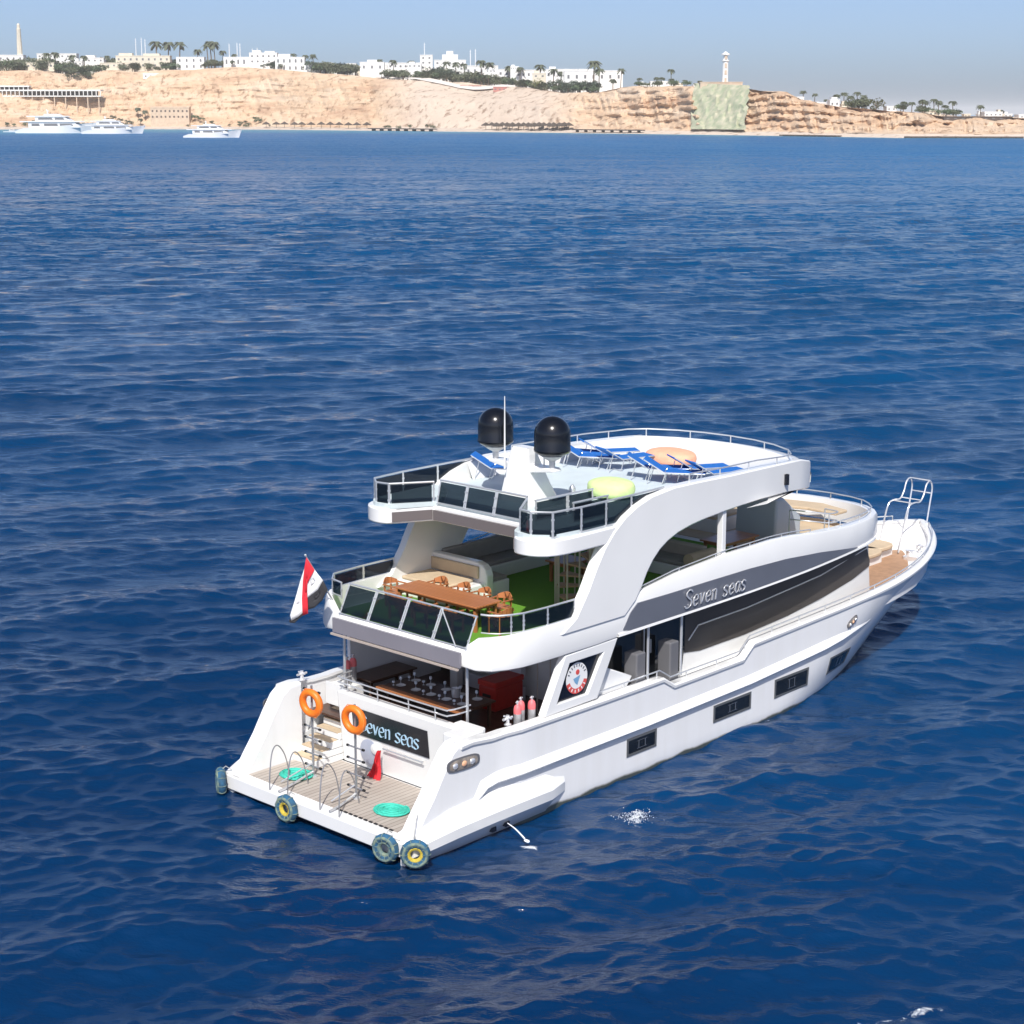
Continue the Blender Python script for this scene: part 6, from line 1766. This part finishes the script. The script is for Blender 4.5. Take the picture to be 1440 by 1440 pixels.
TYREB = mat('blue_rope_fender', (0.02, 0.13, 0.26), 0.8, noise=0.5, nscale=5, col2=(0.03, 0.07, 0.11), bump=0.5, bscale=40)
TYREY = mat('yellow_rope', (0.62, 0.48, 0.06), 0.8, noise=0.3, nscale=12, bump=0.4, bscale=40)
TYREG = mat('pale_green_rope', (0.24, 0.29, 0.20), 0.85, noise=0.35, nscale=9, col2=(0.06, 0.13, 0.17), bump=0.4, bscale=40)
def fender(c, ax, label, inner=TYREY):
    c = Vector(c); ax = Vector(ax).normalized()
    e = empty('tyre_fender', c - Vector((0, 0, 0.36)), label, 'tyre fender', 'rope-bound tyre fenders hung round the platform')
    m = MB(); m.torus(c, ax, 0.26, 0.115, 32, 12); m.build('tyre', TYREB, e)
    m = MB(); m.torus(c + ax * 0.085, ax, 0.285, 0.045, 32, 8); m.build('side_band', TYREG, e)
    m = MB(); m.torus(c + ax * 0.03, ax, 0.175, 0.062, 28, 8); m.build('inner_binding', inner, e)
    m = MB()
    for k in range(10):
        a = 2 * PI * k / 10; u = ax.orthogonal().normalized(); w = ax.cross(u); d = u * math.cos(a) + w * math.sin(a); q = c + d * 0.26
        m.tube([q + (d * math.cos(b_) + ax * math.sin(b_)) * 0.122 for b_ in [2 * PI * j / 10 for j in range(10)]], 0.012, 5, closed=True)
    m.build('lashing', TYREG, e)
    m = MB(); m.tube([c + Vector((0, 0, 0.30)), c - ax * 0.14 + Vector((0, 0, 0.42)), c - ax * 0.30 + Vector((0, 0, 0.30))], 0.012, 5); m.build('rope', mat('grey_rope', (0.4, 0.4, 0.38), 0.9), e)
fender((-1.15, 3.55, 0.36), (-0.85, 0.55, 0), 'blue tyre fender at the port corner of the swim platform')
fender((-1.17, 0.78, 0.34), (-1, -0.05, 0), 'yellow-lined tyre fender in the middle of the platform edge')
fender((-1.17, -3.0, 0.34), (-1, -0.25, 0), 'green-lined tyre fender beside the starboard corner of the platform', TYREG)
fender((-0.95, -3.83, 0.36), (-0.72, -0.72, 0), 'yellow-lined tyre fender on the starboard corner of the sponson')
m = MB(); m.tube([(-0.9, -3.72, 0.72), (-0.55, -3.45, 1.0), (-0.35, -3.3, 1.05)], 0.012, 5); part(m, 'fender_line', MATS['grey_rope'])

# ---------- flag
fl = empty('flag', (2.35, 2.72, 4.7), 'red white and black striped flag drooping from its pole at the port stern corner', 'flag')
p0 = Vector((2.40, 2.78, 4.75)); p1 = Vector((1.15, 2.52, 6.42))
m = MB(); m.tube([p0, p1], [0.022, 0.014], 6); m.blob(p1, 0.035, 0.035, 0.035, 8, 6); m.build('pole', STEEL, fl)
FR = mat('flag_red', (0.62, 0.02, 0.035), 0.8); FW = mat('flag_white', (0.78, 0.78, 0.78), 0.8); FB = mat('flag_black', (0.03, 0.03, 0.035), 0.8)
def cloth(name, poly, m_, dep):
    """cloth panel hanging beside the pole; outline in picture-survey units of 18 mm, folds run down the drop"""
    q = MB()
    P = [Vector((u - 428, -(v - 787))) for u, v in poly]
    ctr = sum(P, Vector((0, 0))) / len(P)
    def at_(p, k=1.0):
        a = p.x * 0.0184; z = p.y * 0.0188
        return p1 + RGT * a + Vector((0, 0, z)) + FWD * (dep + 0.018 * math.sin(a * 16) + 0.02 * math.sin(z * 5 + a * 4))
    n = len(P); rings = []
    for t in (1.0, 0.75, 0.5, 0.25):
        ring = []
        for i in range(n):
            for s_ in (0, 1 / 3, 2 / 3):
                e_ = P[i].lerp(P[(i + 1) % n], s_); ring.append(at_(ctr.lerp(e_, t)))
        rings.append(ring)
    q.grid(rings, closed=True); k = len(rings[-1])
    q.add(rings[-1] + [at_(ctr)], [(i, (i + 1) % k, k) for i in range(k)])
    o = q.build(name, m_, fl, 80)
    sm_ = o.modifiers.new('thickness', 'SOLIDIFY'); sm_.thickness = 0.008
    return o
cloth('red_stripe', [(429.5, 790), (441, 808), (434, 815), (430, 822), (429, 850), (430, 873), (422, 875.5), (421.5, 850), (423.5, 825), (426.5, 805)], FR, -0.03)
cloth('white_stripe', [(441, 808), (453, 824), (445, 838), (428.5, 851), (428, 835), (430, 820), (434, 814)], FW, 0.0)
cloth('black_stripe', [(453, 824), (459.5, 838), (451, 854), (439, 865), (429, 868), (428.5, 851), (445, 838)], FB, 0.0)
cloth('white_fold', [(427, 804), (424, 825), (422, 850), (422.5, 872), (414, 880), (405, 885), (403, 877), (411, 853), (419, 826)], FW, 0.03)
cloth('black_fold', [(405, 885), (414, 880), (422, 873), (423, 876), (414, 884), (409, 889), (402, 888), (401, 884)], FB, 0.05)

# ---------- sun deck furniture
def lounger(x, y, rz, back, label, proto=[None]):
    if proto[0] is None:
        e = empty('sun_lounger', (0, 0, 0), 'x', 'sun lounger', 'blue sun loungers on the sun deck')
        # length along +x (feet), head at -x
        m = MB(); m.tube([(0.95, -0.30, 0.36), (0.95, 0.30, 0.36), (-0.25, 0.30, 0.36), (-0.85, 0.30, 0.72), (-0.85, -0.30, 0.72), (-0.25, -0.30, 0.36)], 0.018, 6, closed=True); m.build('frame', STEEL, e)
        m = MB(); m.box(-0.24, 0.95, -0.285, 0.285, 0.345, 0.385); m.build('seat_cloth', BLUEF, e, 30, 0.012)
        m = MB(); m.prism([(-0.26, 0.35), (-0.26, 0.39), (-0.87, 0.76), (-0.89, 0.72)], -0.285, 0.285, 'y'); m.build('back_cloth', BLUEF, e, 30, 0.012)
        for xx in (0.75, -0.2):
            m = MB(); m.tube([(xx - 0.12, -0.30, 0), (xx, -0.30, 0.36)], 0.016, 6); m.tube([(xx - 0.12, 0.30, 0), (xx, 0.30, 0.36)], 0.016, 6); m.tube([(xx - 0.12, -0.3, 0.02), (xx - 0.12, 0.3, 0.02)], 0.016, 6); m.build('leg_frame', STEEL, e)
        m = MB(); m.tube([(-0.75, -0.29, 0.02), (-0.6, -0.29, 0.57), (-0.6, 0.29, 0.57), (-0.75, 0.29, 0.02)], 0.014, 6); m.build('back_prop', STEEL, e)
        proto[0] = e; o = e
    else:
        o = copy_tree(proto[0])
    o.location = (x, y, 7.357); o.rotation_euler = (0, 0, rz); o['label'] = label
for a in ((8.9, 2.62, R(-60), 0, 'blue sun lounger alone beside the white mast'),
          (12.45, 2.75, R(-70), 0, 'blue sun lounger nearest the port rail in the far group on the sun deck'),
          (12.1, 1.95, R(-60), 0, 'blue sun lounger second from the port rail in the far group'),
          (13.1, 2.0, R(-35), 0, 'blue sun lounger behind the others in the far group'),
          (12.6, 0.95, R(-15), 0, 'blue sun lounger laid flattest at the right end of the far group'),
          (12.1, -0.75, R(-55), 0, 'blue sun lounger with raised head, leftmost by the starboard coaming'),
          (11.9, -1.55, R(-60), 0, 'blue sun lounger second from the left in the near group by the starboard coaming'),
          (12.9, -1.65, R(-30), 0, 'blue sun lounger behind the middle of the near group by the starboard coaming'),
          (12.7, -2.45, R(-20), 0, 'blue sun lounger at the right end of the near group by the starboard coaming')):
    lounger(*a)
def beanbag(x, y, z, rx, ry, rz, m_, label):
    q = MB(); q.blob((x, y, z + rz), rx, ry, rz, 28, 16, 0.72, 0.05, random.Random(4))
    o = q.build('beanbag', m_, None, 180)
    s = o.modifiers.new('sub', 'SUBSURF'); s.levels = 1; s.render_levels = 1
    tag(o, label, 'beanbag')
beanbag(9.15, -1.45, 7.355, 0.62, 0.74, 0.27, LIME, 'lime green puffy beanbag by the starboard glass of the sun deck')
beanbag(14.1, 0.30, 7.36, 0.65, 0.88, 0.25, PEACH, 'peach orange puffy beanbag between the two groups of loungers')

# ---------- broken water round the yacht
def spray(c, rad, n, hmax, name, label, seed, stretch=(1, 1)):
    rn = random.Random(seed); m = MB()
    for k in range(n):
        a = rn.uniform(0, 2 * PI); r_ = rad * abs(rn.gauss(0, 0.5)); s = rn.uniform(0.004, 0.018)
        p = Vector((c[0] + r_ * math.cos(a) * stretch[0], c[1] + r_ * math.sin(a) * stretch[1], c[2] + max(0.0, rn.gauss(0.0, 0.4)) * hmax * math.exp(-r_ / rad * 1.5)))
        u = Vector((rn.gauss(0, 1), rn.gauss(0, 1), rn.gauss(0, 1))).normalized(); v = u.orthogonal().normalized(); w = u.cross(v)
        m.add([p + u * s, p + v * s, p + w * s, p - (u + v + w) * s * 0.6], [(0, 1, 2), (0, 2, 3), (0, 3, 1), (1, 3, 2)])
    o = m.build(name, mat('white_foam', (0.80, 0.83, 0.86), 0.7), None, 60)
    tag(o, label, 'splash', None, 'stuff')
spray((5.2, -5.75, 0.03), 0.5, 420, 0.22, 'splash', 'white burst of spray where cooling water falls beside the hull', 1)
m = MB(); rn = random.Random(8)
m.tube(smoothpts([(2.3, -3.86, 0.2), (2.25, -4.2, 0.14), (2.15, -4.6, 0.03)], 5), [0.012 + 0.012 * (k / 10) for k in range(11)], 6); m.blob((2.1, -4.72, 0.02), 0.05, 0.09, 0.04, 10, 6, 1, 0.3); tag(m.build('water_jet', mat('white_foam', (0.8, 0.83, 0.86), 0.7)), 'thin jet of water running from the starboard outlet into the sea', 'water jet', None, 'stuff')
